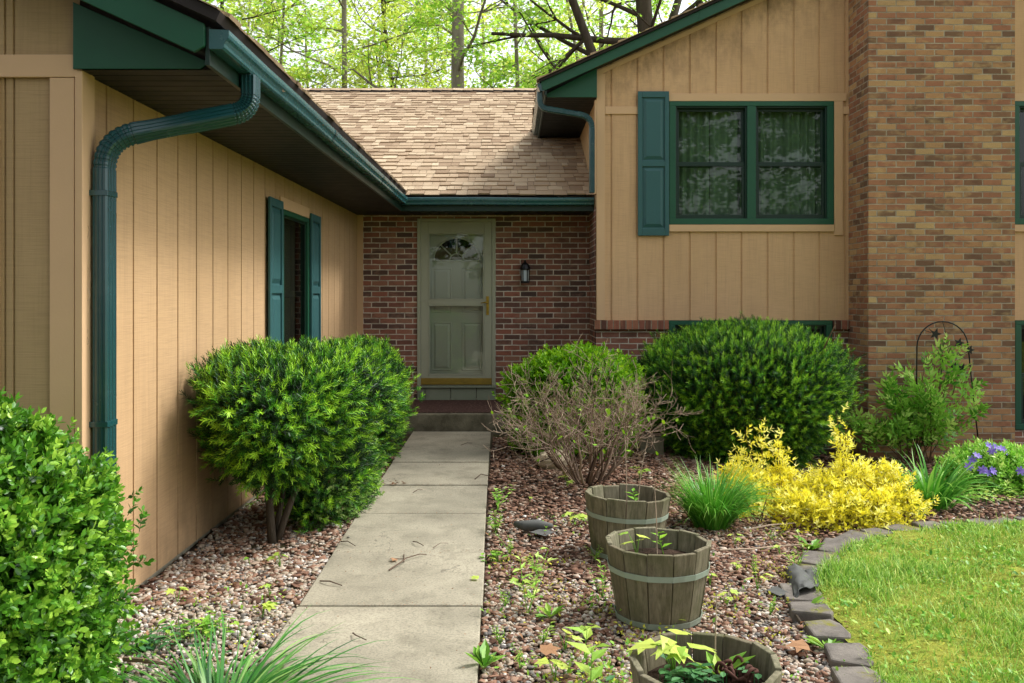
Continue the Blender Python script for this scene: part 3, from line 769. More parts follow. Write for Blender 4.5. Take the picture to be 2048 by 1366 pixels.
# ---- gable block
rk = lambda x: 3.80+.451*(x-.374)        # underside of the rake board
mb = MB(); fn = front(YR)
GWX = (1.805, 3.695, 2.31, 3.724)        # the double window
top = lambda u: rk(u)+.06
gu = [1.140, 1.440, 1.740, 2.042, 2.342, 2.636, 2.936, 3.236, 3.530, 3.83]
siding(mb, fn, XR, GWX[0], 1.21, top, gu, .024, .012)
siding(mb, fn, GWX[0], GWX[1], 1.21, GWX[2], gu, .024, .012)
siding(mb, fn, GWX[0], GWX[1], GWX[3], top, gu, .024, .012)
siding(mb, fn, GWX[1], 3.95, 1.21, top, gu, .024, .012)
R2 = (5.75, 7.55)
top2 = lambda u: rk(min(u, 10.6-u))+.06
siding(mb, fn, 5.2, R2[0], 1.21, top2, [5.4], .022, .009)
siding(mb, fn, R2[0], R2[1], 1.21, GWX[2], [5.9, 6.2, 6.5, 6.8, 7.1, 7.4], .022, .009); siding(mb, fn, R2[0], R2[1], GWX[3], top2, [5.9, 6.2, 6.5, 6.8, 7.1, 7.4], .022, .009)
siding(mb, fn, R2[1], 9.6, 1.21, top2, [7.7, 8.0, 8.3, 8.6, 8.9, 9.2], .022, .009)
siding(mb, fn, 3.9, 5.3, 3.0, top2, [], .022)
part('siding_wall', mb, 'siding', recalc=False)
mb = MB(); sx = lambda u, d, z: (XR-d, u, z)
siding(mb, sx, YR, 19.0, 2.45, 3.80, [YR+.3*k for k in range(1, 28)], .022, .009); part('siding_wall', mb, 'siding_plain', recalc=False); mb = MB(); siding(mb, lambda u, d, z: (9.6+d, u, z), YR, 19, -.4, 3.9, [], .02)
part('siding_wall', mb, 'siding_plain', recalc=False)
b0, b1 = YR-.018, YR-.001
board(XR, XR+.098, b0-.004, b1, 1.212, rk(XR)-.03)                       # corner board
board(XR+.10, 1.455, b0, b1, 3.578, 3.665)                               # band left of the shutter
board(1.803, 3.84, b0, b1, GWX[3]+.003, GWX[3]+.09)                      # head board
board(1.803, 3.695, b0-.012, b1, GWX[2]-.082, GWX[2]-.003)               # sill board
board(GWX[1]+.005, GWX[1]+.105, b0-.002, b1, GWX[2]-.125, GWX[3]+.001)   # side board
board(3.802, 3.868, b0, b1, 3.578, 3.665); board(5.55, R2[1]+.2, b0, b1, GWX[3]+.003, GWX[3]+.09); board(5.55, R2[1]+.1, b0-.012, b1, GWX[2]-.082, GWX[2]-.003)
board(XR-.02, XR-.0005, YR-.02, YR+.08, 2.66, 3.74)
mb = MB(); mb.prism([(XR, rk(XR)+.0), (XR, rk(XR)-.055), (3.87, rk(3.87)-.055), (3.87, rk(3.87))], fy, YR-.016, YR-.001); part('trim_board', mb, 'trim')
mb = MB(); rp = 5.3
mb.prism([(.325, rk(.374)+.093), (.338, rk(.374)+.015), (.374, rk(.374)), (2.155, rk(2.155)), (2.155, rk(2.155)+.112)], fy, 10.100, 10.120)
mb.prism([(2.10, rk(2.10)-.003), (2.10, rk(2.10)+.113), (rp, rk(rp)+.113), (rp, rk(rp)-.003)], fy, 10.096, 10.119)
mb.prism([(rp, rk(rp)), (rp, rk(rp)+.112), (10.27, rk(.374)+.09), (10.22, rk(.374))], fy, 10.100, 10.120)
part('rake_board', mb, 'green', bevel=.003)
mb = MB(); mb.prism([(XR, 3.757), (.40, 3.757), (.385, 3.79), (XR, rk(XR)+.02)], fy, 10.27, 10.285); part('eave_return', mb, 'green', bevel=.002)
mb = MB(); mb.face([(.36, 10.11, rk(.36)+.02), (5.3, 10.11, rk(5.3)+.02), (5.3, YR+.02, rk(5.3)+.02), (.36, YR+.02, rk(.36)+.02)])
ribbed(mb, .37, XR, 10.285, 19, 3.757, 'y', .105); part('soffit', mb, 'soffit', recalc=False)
mb = MB(); mb.box(GX, GX+.02, 10.121, 19.2, 3.745, 3.91); part('fascia', mb, 'darkgreen', bevel=.002)
mb = MB(); o3 = rk(.31)+.115
for y0, y1, x0, x1 in ((10.06, 19.3, .31, rp),):
    roof_slab(mb, [(x0, y0, o3), (x0, y1, o3), (x1, y1, o3+.451*(x1-x0)), (x1, y0, o3+.451*(x1-x0))], .03)
    roof_slab(mb, [(10.29, y0, o3), (10.29, y1, o3), (x1, y1, o3+.451*(x1-x0)), (x1, y0, o3+.451*(x1-x0))], .03)
part('roof_deck', mb, 'drip')
mb = MB(); shingle_slope(mb, (.285, 10.03, o3+.03-.011), (0, 1, 0), (1, 0, .451), 9.2, (rp-.285)*math.hypot(1, .451), lambda u, v: True, rng, jit=1.6)
part('roof', mb, 'shingle', recalc=False)
mb = MB(); shingle_slope(mb, (10.315, 10.03, o3+.03-.011), (0, 1, 0), (-1, 0, .451), 9.2, 5.0*math.hypot(1, .451), lambda u, v: True, rng, jit=1.6)
part('roof', mb, 'shingle', recalc=False)
# brick base with rowlock sill, basement openings
mb = MB(); yb = YR+.02
for (x0, x1, z0, z1) in ((XR-.005, 1.80, -.6, 1.12), (3.685, 3.9, -.6, 1.12), (1.80, 3.685, -.6, .25), (5.3, 5.78, -.6, 1.12), (5.78, 7.55, -.6, -.05), (7.55, 9.6, -.6, 1.12)):
    mb = MB(); mb.box(x0, x1, yb, yb+.1, z0, z1); part('brick_wall', mb, 'brick_wall')
for x0, x1 in ((XR-.03, 1.795), (3.69, 3.869), (7.56, 9.6)):
    mb = MB(); mb.box(x0, x1, YR-.055, yb-.001, 1.105, 1.208); part('rowlock_sill', mb, 'brick_rowlock', bevel=.005)
# chimney
CX0, CX1, CY0, CY1 = 3.87, 5.46, 9.77, 10.9
mb = MB(); mb.box(CX0, CX1, CY0, CY1, -.8, 7.7)
ch = part('chimney', mb, 'brick_chimney')
mb = MB(); mb.box(CX0-.05, CX1+.05, CY0-.05, CY1+.05, 7.701, 7.85); mb.box(CX0+.5, CX1-.5, CY0+.3, CY1-.3, 7.851, 8.1); part('chimney_cap', mb, 'concrete', ch)
mb = MB(); mb.box(1.0, 9.58, 18.9, 19, -.4, 3.9); mb.box(-9, 1.0, 20.9, 21, -.4, 2.6); part('rear_wall', mb, 'siding_plain')

# ---- windows and shutters
def window(fn, u0, u1, z0, z1, units, frame=.075, room=1.2, gl='glass', scr=False, curtains=None, sash='darkgreen', rail=None):
    mb = MB(); bx = lambda a, b, d0, d1, c, d: mb.faces([fn(x, y, z) for z in (c, d) for y in (d0, d1) for x in (a, b)], [(0, 2, 3, 1), (4, 5, 7, 6), (0, 1, 5, 4), (2, 6, 7, 3), (0, 4, 6, 2), (1, 3, 7, 5)])
    bx(u0, u1, -.08, .022, z1-frame*.72, z1); bx(u0, u1, -.08, .026, z0, z0+frame*.9); bx(u0, u0+frame, -.08, .022, z0+frame*.9, z1-frame*.72); bx(u1-frame, u1, -.08, .022, z0+frame*.9, z1-frame*.72)
    iu0, iu1, iz0, iz1 = u0+frame, u1-frame, z0+frame*.9, z1-frame*.72
    cells = []; n = units; w = (iu1-iu0-(n-1)*.1)/n
    for k in range(n):
        a = iu0+k*(w+.1); cells.append((a, a+w))
        if k < n-1: bx(a+w, a+w+.1, -.08, .020, iz0, iz1)
    win = part('window', mb, 'green', bevel=.004)
    for (a, b) in cells:
        mb = MB(); s = .05
        bx = lambda a_, b_, d0, d1, c, d: mb.faces([fn(x, y, z) for z in (c, d) for y in (d0, d1) for x in (a_, b_)], [(0, 2, 3, 1), (4, 5, 7, 6), (0, 1, 5, 4), (2, 6, 7, 3), (0, 4, 6, 2), (1, 3, 7, 5)])
        zm = rail or (iz0+iz1)/2-.02
        for (c0, c1, dd) in ((iz0, zm+.03, -.028), (zm-.03, iz1, -.058)):
            bx(a, b, dd-.026, dd, c0, c0+s); bx(a, b, dd-.026, dd, c1-s, c1); bx(a, a+s, dd-.026, dd, c0+s, c1-s); bx(b-s, b, dd-.026, dd, c0+s, c1-s)
        bx(a, a+.018, -.026, .0, iz0, iz1); bx(b-.018, b, -.026, .0, iz0, iz1); bx(a+.018, b-.018, -.026, .0, iz1-.018, iz1)
        part('sash', mb, sash, win, bevel=.003)
        for (c0, c1, dd) in ((iz0+s, zm-.02, -.042), (zm+.02, iz1-s, -.072)):
            mb = MB(); mb.face([fn(a+s*.8, dd, c0), fn(b-s*.8, dd, c0), fn(b-s*.8, dd, c1), fn(a+s*.8, dd, c1)]); part('pane', mb, gl, win, recalc=False)
        if scr:
            mb = MB(); mb.face([fn(a+.019, -.012, iz0), fn(b-.019, -.012, iz0), fn(b-.019, -.012, iz1-.018), fn(a+.019, -.012, iz1-.018)]); part('insect_screen', mb, 'screen', win, recalc=False)
    if curtains:
        for (a, b, ph) in curtains:
            mb = MB(); n = int((b-a)/.012); cpt = []
            for i in range(n+1):
                u = a+(b-a)*i/n; cpt.append((u, -.17+.028*math.sin(u*58+ph+1.5*math.sin(u*9))))
            for (p, q) in zip(cpt[:-1], cpt[1:]): mb.face([fn(p[0], p[1], z0-.1), fn(q[0], q[1], z0-.1), fn(q[0], q[1], z1+.05), fn(p[0], p[1], z1+.05)])
            part('curtain', mb, 'curtain', win, recalc=False, smooth=True, weld=True)
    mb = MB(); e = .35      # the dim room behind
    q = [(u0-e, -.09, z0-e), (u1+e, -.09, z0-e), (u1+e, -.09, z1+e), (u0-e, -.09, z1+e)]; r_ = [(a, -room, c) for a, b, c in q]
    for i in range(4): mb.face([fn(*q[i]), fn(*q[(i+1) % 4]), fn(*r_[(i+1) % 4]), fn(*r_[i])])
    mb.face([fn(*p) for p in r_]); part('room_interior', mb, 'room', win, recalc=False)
    return win
window(front(YR), *GWX, 2, curtains=[(1.86, 2.31, .3), (2.315, 2.745, 2.0), (2.75, 3.14, 1.1), (3.145, 3.64, 4.0)])
window(sidew(XW), *WIN_L, 1, frame=.06, scr=True, room=.8, curtains=[(7.55, 7.75, 1.0), (8.2, 8.45, 2.)])
window(front(YR+.012), 1.803, 3.683, .252, 1.206, 2, frame=.07, room=.9)
window(front(YR), R2[0], R2[1], GWX[2], GWX[3], 2, curtains=[(6.0, 6.5, .5)])
window(front(YR+.012), 5.782, 7.548, -.048, 1.206, 2, frame=.07, room=.9)
def shutter(fn, u0, u1, z0, z1):
    mb = MB(); bx = lambda a, b, d0, d1, c, d: mb.faces([fn(x, y, z) for z in (c, d) for y in (d0, d1) for x in (a, b)], [(0, 2, 3, 1), (4, 5, 7, 6), (0, 1, 5, 4), (2, 6, 7, 3), (0, 4, 6, 2), (1, 3, 7, 5)])
    s = .048; d1 = .042; zm = (z0+z1)/2
    bx(u0, u0+s, .0215, d1, z0, z1); bx(u1-s, u1, .0215, d1, z0, z1)
    for a, b in ((z0, z0+.085), (zm-.035, zm+.035), (z1-.07, z1)): bx(u0+s, u1-s, .0215, d1-.001, a, b)
    sh = part('shutter', mb, 'shutter', bevel=.004)
    mb = MB()
    for a, b in ((z0+.085, zm-.035), (zm+.035, z1-.07)):
        U0, U1 = u0+s, u1-s; ring = lambda k, d: [fn(U0+k, d, a+k), fn(U1-k, d, a+k), fn(U1-k, d, b-k), fn(U0+k, d, b-k)]
        r_ = [ring(0, .0225), ring(.012, .0225), ring(.05, .040)]
        for p, q in zip(r_[:-1], r_[1:]):
            for i in range(4): mb.face([p[i], p[(i+1) % 4], q[(i+1) % 4], q[i]])
        mb.face(r_[-1])
    part('raised_panel', mb, 'shutter', sh, recalc=False)
shutter(front(YR), 1.442, 1.800, 2.18, 3.835)
shutter(sidew(XW), 7.055, 7.465, .82, 2.275); shutter(sidew(XW), 8.52, 8.93, .82, 2.275)
mb = MB(); mb.box(XW+.001, XW+.019, 7.47, 8.515, 2.224, 2.32); part('trim_board', mb, 'trim', bevel=.003)

# ---- wall lantern
LX, LY = .162, YD
wl = thing('wall_lantern', (LX, LY, 1.72), 'small black lantern with frosted glass mounted on the brick beside the front door', 'lamp')
mb = MB(); ly = LY-.105
mb.tube([(LX, LY-.001, 1.80), (LX, LY-.018, 1.80)], .045, 12); mb.tube([(LX, LY-.015, 1.80), (LX, LY-.05, 1.845), (LX, ly, 1.86)], .009, 8)
part('bracket', mb, 'black', wl, bevel=.002)
def lathe(mb, cx, cy, prof, n=12):
    for (r0, z0), (r1, z1) in zip(prof[:-1], prof[1:]):
        for j in range(n):
            a, b = 2*math.pi*j/n, 2*math.pi*(j+1)/n
            mb.face([(cx+r0*math.cos(a), cy+r0*math.sin(a), z0), (cx+r0*math.cos(b), cy+r0*math.sin(b), z0), (cx+r1*math.cos(b), cy+r1*math.sin(b), z1), (cx+r1*math.cos(a), cy+r1*math.sin(a), z1)])
mb = MB(); lathe(mb, LX, ly, [(.001, 1.935), (.014, 1.925), (.012, 1.91), (.022, 1.90), (.05, 1.875), (.062, 1.845), (.066, 1.825), (.054, 1.822), (.054, 1.81), (.0, 1.81)])
part('cap', mb, 'black', wl, smooth=False)
mb = MB()
lathe(mb, LX, ly, [(.0, 1.648), (.048, 1.648), (.054, 1.655), (.054, 1.672), (.0, 1.672)], 6)
for j in range(6):
    a = 2*math.pi*j/6; mb.tube([(LX+.05*math.cos(a), ly+.05*math.sin(a), 1.66), (LX+.053*math.cos(a), ly+.053*math.sin(a), 1.82)], .006, 5)
part('cage', mb, 'black', wl)
mb = MB(); lathe(mb, LX, ly, [(.042, 1.672), (.045, 1.81)], 6); part('glass_shade', mb, 'frosted', wl)

# ---- step and mat
dst = MB(); dst.box(-1.46, .12, 9.94, YD-.001, -.15, .185)
o_ = dst.build('door_step', 'step', None, bevel=.012); tag(o_, 'dark weathered concrete step in front of the entry door', 'step')
mb = MB(); mb.box(-1.40, .06, 10.03, 11.17, .1855, .198)
tag(mb.build('doormat', 'mat', None, bevel=.004), 'worn maroon mat covering the top of the concrete step', 'doormat')

# ================================================================== GROUND
GD = -.035
ax_ = np.concatenate([[-400, -120, -50, -25, -14], np.arange(-10, 13.01, .25), [18, 30, 60, 130, 400]])
ay_ = np.concatenate([[-400, -120, -50, -20], np.arange(-8, 14.01, .25), [20, 30, 50, 80, 150, 400]])
mb = MB(); NX, NY = len(ax_), len(ay_)
XX, YY = np.meshgrid(ax_, ay_); ZZ = gz(XX, YY)+GD+.012*np.sin(XX*3.1+YY*1.7)*np.cos(YY*2.6-XX)
mb.v = list(zip(XX.ravel(), YY.ravel(), ZZ.ravel()))
mb.f = [[j*NX+i, j*NX+i+1, (j+1)*NX+i+1, (j+1)*NX+i] for j in range(NY-1) for i in range(NX-1)]
mb.c = [.5]*len(mb.f); mb.mi = [0]*len(mb.f)
mb.build('ground', 'soil', None, smooth=True, kind='structure', recalc=False)

# ---- path of concrete slabs
xr = lambda y: -.1315-.0161*(y-3.48); xl = lambda y: -1.036-.0100*(y-4.37)
joints = [-1.2, -.27, .66, 1.58, 2.50, 3.42, 4.355, 5.248, 6.18, 7.105, 8.08, 8.72, 9.90]
mb = MB(); rng = random.Random(5)
for a, b in zip(joints[:-1], joints[1:]):
    g_ = .006; dz = [rng.uniform(-.004, .004) for _ in range(2)]
    e = rng.uniform(-.006, .006)
    v = [(xl(a)+e, a+g_, -.12), (xr(a)+e, a+g_, -.12), (xr(b)+e, b-g_, -.12), (xl(b)+e, b-g_, -.12),
         (xl(a)+e, a+g_, dz[0]), (xr(a)+e, a+g_, dz[0]), (xr(b)+e, b-g_, dz[1]), (xl(b)+e, b-g_, dz[1])]
    mb.faces(v, [(3, 2, 1, 0), (4, 5, 6, 7), (0, 1, 5, 4), (1, 2, 6, 5), (2, 3, 7, 6), (3, 0, 4, 7)])
mb.build('path', 'concrete', None, bevel=.007, kind='structure')
mb = MB(); mb.box(xl(6)+.01, xr(6)-.03, -1.1, 9.9, -.12, -.013); mb.build('path_joint', 'joint', None, kind='structure')

# ---- lawn
edge_px = [(1722, 1352), (1697, 1297), (1655, 1250), (1622, 1211), (1604, 1172), (1612, 1135), (1640, 1108), (1668, 1086), (1706, 1068), (1757, 1056), (1810, 1049), (1862, 1044), (1915, 1041), (1965, 1039), (2015, 1037), (2066, 1035)]
edge = [Gp(a, b, .03) for a, b in edge_px]
poly = [(1.75, -8), (1.62, -2), (1.5, 1), (1.42, 2.4), (1.39, 3.0)]+[(p.x+.06, p.y-.06) for p in edge]+[(4.2, 5.95), (5.5, 6.3), (8, 6.6), (12, 6.8), (40, 7), (40, -8)]
PA = np.array(poly)
def inside(x, y):
    x = np.asarray(x); y = np.asarray(y); r = np.zeros(x.shape, bool); n = len(PA); j = n-1
    for i in range(n):
        xi, yi = PA[i]; xj, yj = PA[j]
        c = ((yi > y) != (yj > y)) & (x < (xj-xi)*(y-yi)/((yj-yi) if yj != yi else 1e-9)+xi); r ^= c; j = i
    return r
lx = np.concatenate([np.arange(1.2, 5, .06), np.arange(5, 40.1, 1.0)]); lyy = np.concatenate([np.arange(-8, 2.4, .4), np.arange(2.4, 6.2, .06), np.arange(6.2, 7.3, .1)])
LXX, LYY = np.meshgrid(lx, lyy); lump = .012*np.sin(LXX*5.3+LYY*3)*np.sin(LYY*6.1-LXX*2)+.008*np.sin(LXX*14+1)*np.sin(LYY*12)
LZ = gz(LXX, LYY)+.004+lump; n0 = LXX.shape[1]
ctr = inside((LXX[:-1, :-1]+LXX[1:, 1:])/2, (LYY[:-1, :-1]+LYY[1:, 1:])/2)
mb = MB(); mb.v = list(zip(LXX.ravel(), LYY.ravel(), LZ.ravel()))
mb.f = [[j*n0+i, j*n0+i+1, (j+1)*n0+i+1, (j+1)*n0+i] for j, i in zip(*np.nonzero(ctr))]; mb.c = [.5]*len(mb.f); mb.mi = [0]*len(mb.f)
o_ = mb.build('lawn', 'lawn', None, smooth=True, kind='structure', recalc=False)

def blades(name, pos, length, width, az, elev, droop, c, mat, parent=None, seg=4, ctip=.25, twist=None):
    """curved grass blades as strips; all arguments are arrays"""
    N = len(pos); T = np.linspace(0, 1, seg+1)
    ang = elev[:, None]-droop[:, None]*T[None]**1.4
    step = (length/seg)[:, None]
    dx = np.cos(ang)*step; dz = np.sin(ang)*step
    rr = np.concatenate([np.zeros((N, 1)), np.cumsum(dx[:, :-1], 1)], 1); zz = np.concatenate([np.zeros((N, 1)), np.cumsum(dz[:, :-1], 1)], 1)
    if twist is None: twist = rs.uniform(-.5, .5, N)
    az2 = az[:, None]+twist[:, None]*T[None]*.6
    Pc = np.stack([pos[:, 0:1]+rr*np.cos(az2), pos[:, 1:2]+rr*np.sin(az2), pos[:, 2:3]+zz], 2)
    W = width[:, None]*np.minimum(1, 1.15-T[None]**1.8*1.1)*np.minimum(1, .55+T[None]*2)
    sx = np.stack([-np.sin(az2), np.cos(az2), .25*np.ones_like(az2)], 2)*W[:, :, None]*.5
    V = np.stack([Pc-sx, Pc+sx], 2).reshape(N*(seg+1)*2, 3)
    base = (np.arange(N)*(seg+1)*2)[:, None, None]; k = (np.arange(seg)*2)[None, :, None]
    loops = (base+k+np.array([0, 1, 3, 2])[None, None]).ravel(); starts = np.arange(N*seg)*4
    cv = (c[:, None]+ctip*(T[None, :-1]-.3)).ravel()
    return np_mesh(name, V, loops, starts, cv, mat, parent, True)
def fbm(x, y, s):
    r = np.random.RandomState(s); v = 0
    for o in range(5):
        f = 1.3*1.9**o; a, b, c_, d = r.uniform(0, 6.3, 4); t = r.uniform(0, 6.3)
        v = v+np.sin(f*(x*np.cos(t)+y*np.sin(t))+a+1.5*np.sin(f*.7*y+b))*np.cos(f*(y*np.cos(t)-x*np.sin(t))+c_)/(1.35**o)
    return v
n = 90000
x = np.concatenate([rs.uniform(1.3, 4.3, n), rs.uniform(4.3, 9, 9000)]); y = np.concatenate([rs.uniform(2.6, 6.2, n), rs.uniform(1, 6.6, 9000)])
d = fbm(x*1.5, y*1.5, 4); k = inside(x+.015, y-.015) & (d+rs.normal(size=len(x))*.8 > -.5)
x, y, d = x[k], y[k], d[k]; N = len(x)
hgt = np.clip(.022+.03*np.clip(d, 0, 2)+rs.exponential(.014, N), .015, .14)
blades('grass', np.stack([x, y, gz(x, y)+.0], 1), hgt, rs.uniform(.003, .0065, N), rs.uniform(0, 6.28, N), rs.uniform(.5, 1.5, N), rs.uniform(0, 1.4, N), rs.normal(.45, .22, N)-.1*(d > 1), 'grassblade', seg=3)
tag(bpy.data.objects['grass'], kind='stuff')
# broad lawn weeds and clover scattered through the grass
n = 5200; x = rs.uniform(1.4, 4.2, n); y = rs.uniform(3.0, 6.0, n); k = inside(x, y) & (fbm(x*2, y*2, 9)+rs.normal(size=n)*.5 > .5); x, y = x[k], y[k]
cx2 = rs.uniform(1.5, 4.2, 90); cy2 = rs.uniform(3.1, 5.9, 90); k = inside(cx2-.05, cy2+.05); ii = rs.randint(0, k.sum(), 1900); rr2 = rs.uniform(.03, .1, k.sum())[ii]
x = np.concatenate([x, cx2[k][ii]+rs.normal(size=1900)*rr2]); y = np.concatenate([y, cy2[k][ii]+rs.normal(size=1900)*rr2*.8]); N = len(x)
dd = np.stack([rs.normal(size=N), rs.normal(size=N), np.abs(rs.normal(size=N))*.6], 1)
scatter('clover', LEAF_ROUND+([0, .05, 0, .05],), np.stack([x, y, gz(x, y)+rs.uniform(.01, .04, N)], 1), basis_from(dd, rs.uniform(.016, .036, N), up=np.array([0, 0, 1.0])), rs.normal(.45, .2, N), 'weed')
tag(bpy.data.objects['clover'], kind='stuff')

# ---- gravel and wood chips
def pebble_tmpl(nu, nv, seed):
    m_ = MB(); m_.ball((0, 0, 0), 1, .0, nu, nv, .22, (1, 1, 1), random.Random(seed)); return m_.v, m_.f, [0]*len(m_.f)
def strew(n, x0, x1, y0, y1, keep, smin, smax, zoff=0.0, flat=.62):
    x = rs.uniform(x0, x1, n); y = rs.uniform(y0, y1, n); k = keep(x, y); x, y = x[k], y[k]; N = len(x)
    sz = smin+(smax-smin)*rs.beta(1.6, 3.2, N)
    a = rs.uniform(0, 6.28, N); ca, sa = np.cos(a), np.sin(a); z0 = np.zeros(N); o1 = np.ones(N)
    rot = np.stack([np.stack([ca, -sa, z0], 1), np.stack([sa, ca, z0], 1), np.stack([z0, z0, o1], 1)], 1)
    tl = rs.normal(size=(N,))*.35; ct, st_ = np.cos(tl), np.sin(tl)
    rt = np.stack([np.stack([o1, z0, z0], 1), np.stack([z0, ct, -st_], 1), np.stack([z0, st_, ct], 1)], 1)
    s3 = np.stack([sz*rs.uniform(.85, 1.45, N), sz*rs.uniform(.7, 1.05, N), sz*rs.uniform(flat-.2, flat+.15, N)], 1)
    B = np.einsum('nij,njk->nik', rot, rt)*s3[:, None, :]
    return np.stack([x, y, gz(x, y)+GD+sz*.25+rs.uniform(0, .014, N)+zoff], 1), B
onpath = lambda x, y: (x > -1.036-.01*(y-4.37)-.008) & (x < -.1315-.0161*(y-3.48)+.012)
bed = lambda x, y: ~onpath(x, y) & ~inside(x-.10, y+.10) & (x > XW+.02)
pp, bb = [], []
for args in ((11000, -1.93, -1.04, 2.2, 5.2, bed, .006, .021), (3800, -1.93, -1.05, 5.0, 6.8, bed, .007, .019), (17000, -.16, 1.62, 2.3, 4.7, bed, .006, .019), (6500, -.18, 1.7, 4.5, 6.2, lambda x, y: bed(x, y) & (rs.uniform(size=len(x)) < .7), .006, .018), (1500, -.2, 4.4, 6, 9, lambda x, y: bed(x, y) & (rs.uniform(size=len(x)) < .6), .008, .02)):
    p, b = strew(*args); pp.append(p); bb.append(b)
p, b = strew(900, -1.1, -.12, 2.4, 7, lambda x, y: onpath(x, y) & ~onpath(x-np.abs(rs.normal(size=len(x)))*.05, y), .004, .012, .036); pp.append(p); bb.append(b)
pp = np.concatenate(pp); bb = np.concatenate(bb)
cc = np.clip(rs.beta(1.1, 1.0, len(pp)), 0, 1)
h_ = len(pp)//2; perm = rs.permutation(len(pp))
scatter('gravel', pebble_tmpl(7, 5, 1), pp[perm], bb[perm], cc, 'pebble', None, True); tag(bpy.data.objects['gravel'], kind='stuff')
pp, bb = [], []
chipf = .22
for args in ((2600, -1.93, -1.05, 4.4, 8.5, bed, .008, .03, .004, chipf), (6500, -.18, 1.7, 2.4, 5.4, bed, .006, .024, .006, chipf), (16000, -.2, 1.9, 4.8, 9.6, bed, .006, .024, .004, chipf), (14000, 1.3, 5.0, 5.0, 9.9, bed, .006, .025, .004, chipf)):
    p, b = strew(*args); pp.append(p); bb.append(b)
pp = np.concatenate(pp); bb = np.concatenate(bb)
m_ = MB(); m_.faces([(-1, -.8, -1), (1, -1, -1), (.8, 1, -1), (-1, .6, -1), (-.9, -.7, 1), (.9, -.8, .8), (.7, .8, 1), (-1, .5, .7)], [(0, 3, 2, 1), (4, 5, 6, 7), (0, 1, 5, 4), (1, 2, 6, 5), (2, 3, 7, 6), (3, 0, 4, 7)])
scatter('mulch_chips', (m_.v, m_.f, [0]*6), pp, bb, rs.beta(1.6, 1.7, len(pp)), 'chip', None, False); tag(bpy.data.objects['mulch_chips'], kind='stuff')
# moss and seedlings too small to count, creeping through the stones
n = 9000; x = np.concatenate([rs.uniform(-.15, 1.5, n), rs.uniform(-1.9, -1.05, 2500), rs.uniform(1.3, 2.6, 3000)]); y = np.concatenate([rs.uniform(2.4, 5.2, n), rs.uniform(2.4, 4.4, 2500), rs.uniform(3.3, 6.2, 3000)])
k = ~onpath(x, y) & (fbm(x*2.4+5, y*2.4, 21)+rs.normal(size=len(x))*.5 > .8) & (x > XW+.05); x, y = x[k], y[k]
n = 26000; x2 = rs.uniform(1.3, 4.2, n); y2 = rs.uniform(2.8, 6.1, n); k = inside(x2, y2) & (fbm(x2*1.5, y2*1.5, 4)+rs.normal(size=n)*.6 < .6); x = np.concatenate([x, x2[k]]); y = np.concatenate([y, y2[k]]); N = len(x)
dd = np.stack([rs.normal(size=N), rs.normal(size=N), np.abs(rs.normal(size=N))*.9], 1)
scatter('moss', LEAF_ROUND+([0, .05, 0, .05],), np.stack([x, y, gz(x, y)+rs.uniform(-.012, .016, N)+np.where(inside(x, y), .016, 0)], 1), basis_from(dd, rs.uniform(.010, .022, N)*np.where(inside(x, y), .5, 1), up=np.array([0, 0, 1.0])), rs.normal(.5, .3, N), 'moss'); tag(bpy.data.objects['moss'], kind='stuff')
n = 5000; x = np.concatenate([rs.uniform(-.15, 1.6, n), rs.uniform(-.15, .5, 3000), rs.uniform(-1.9, -1.05, 1200)]); y = np.concatenate([rs.uniform(2.4, 6.5, n), rs.uniform(2.4, 4.6, 3000), rs.uniform(2.4, 4.6, 1200)])
k = ~onpath(x, y) & (fbm(x*3, y*3+2, 33)+rs.normal(size=len(x))*.55 > .95) & (x > XW+.05); x, y = x[k], y[k]; N = len(x)
dd = np.stack([rs.normal(size=N), rs.normal(size=N), np.abs(rs.normal(size=N))*1.2], 1)
scatter('ground_cover', LEAF_ROUND+([0, .05, 0, .05],), np.stack([x, y, gz(x, y)+rs.uniform(-.01, .04, N)], 1), basis_from(dd, rs.uniform(.012, .028, N), up=np.array([0, 0, 1.0])), rs.normal(.5, .2, N), 'weed'); tag(bpy.data.objects['ground_cover'], kind='stuff')

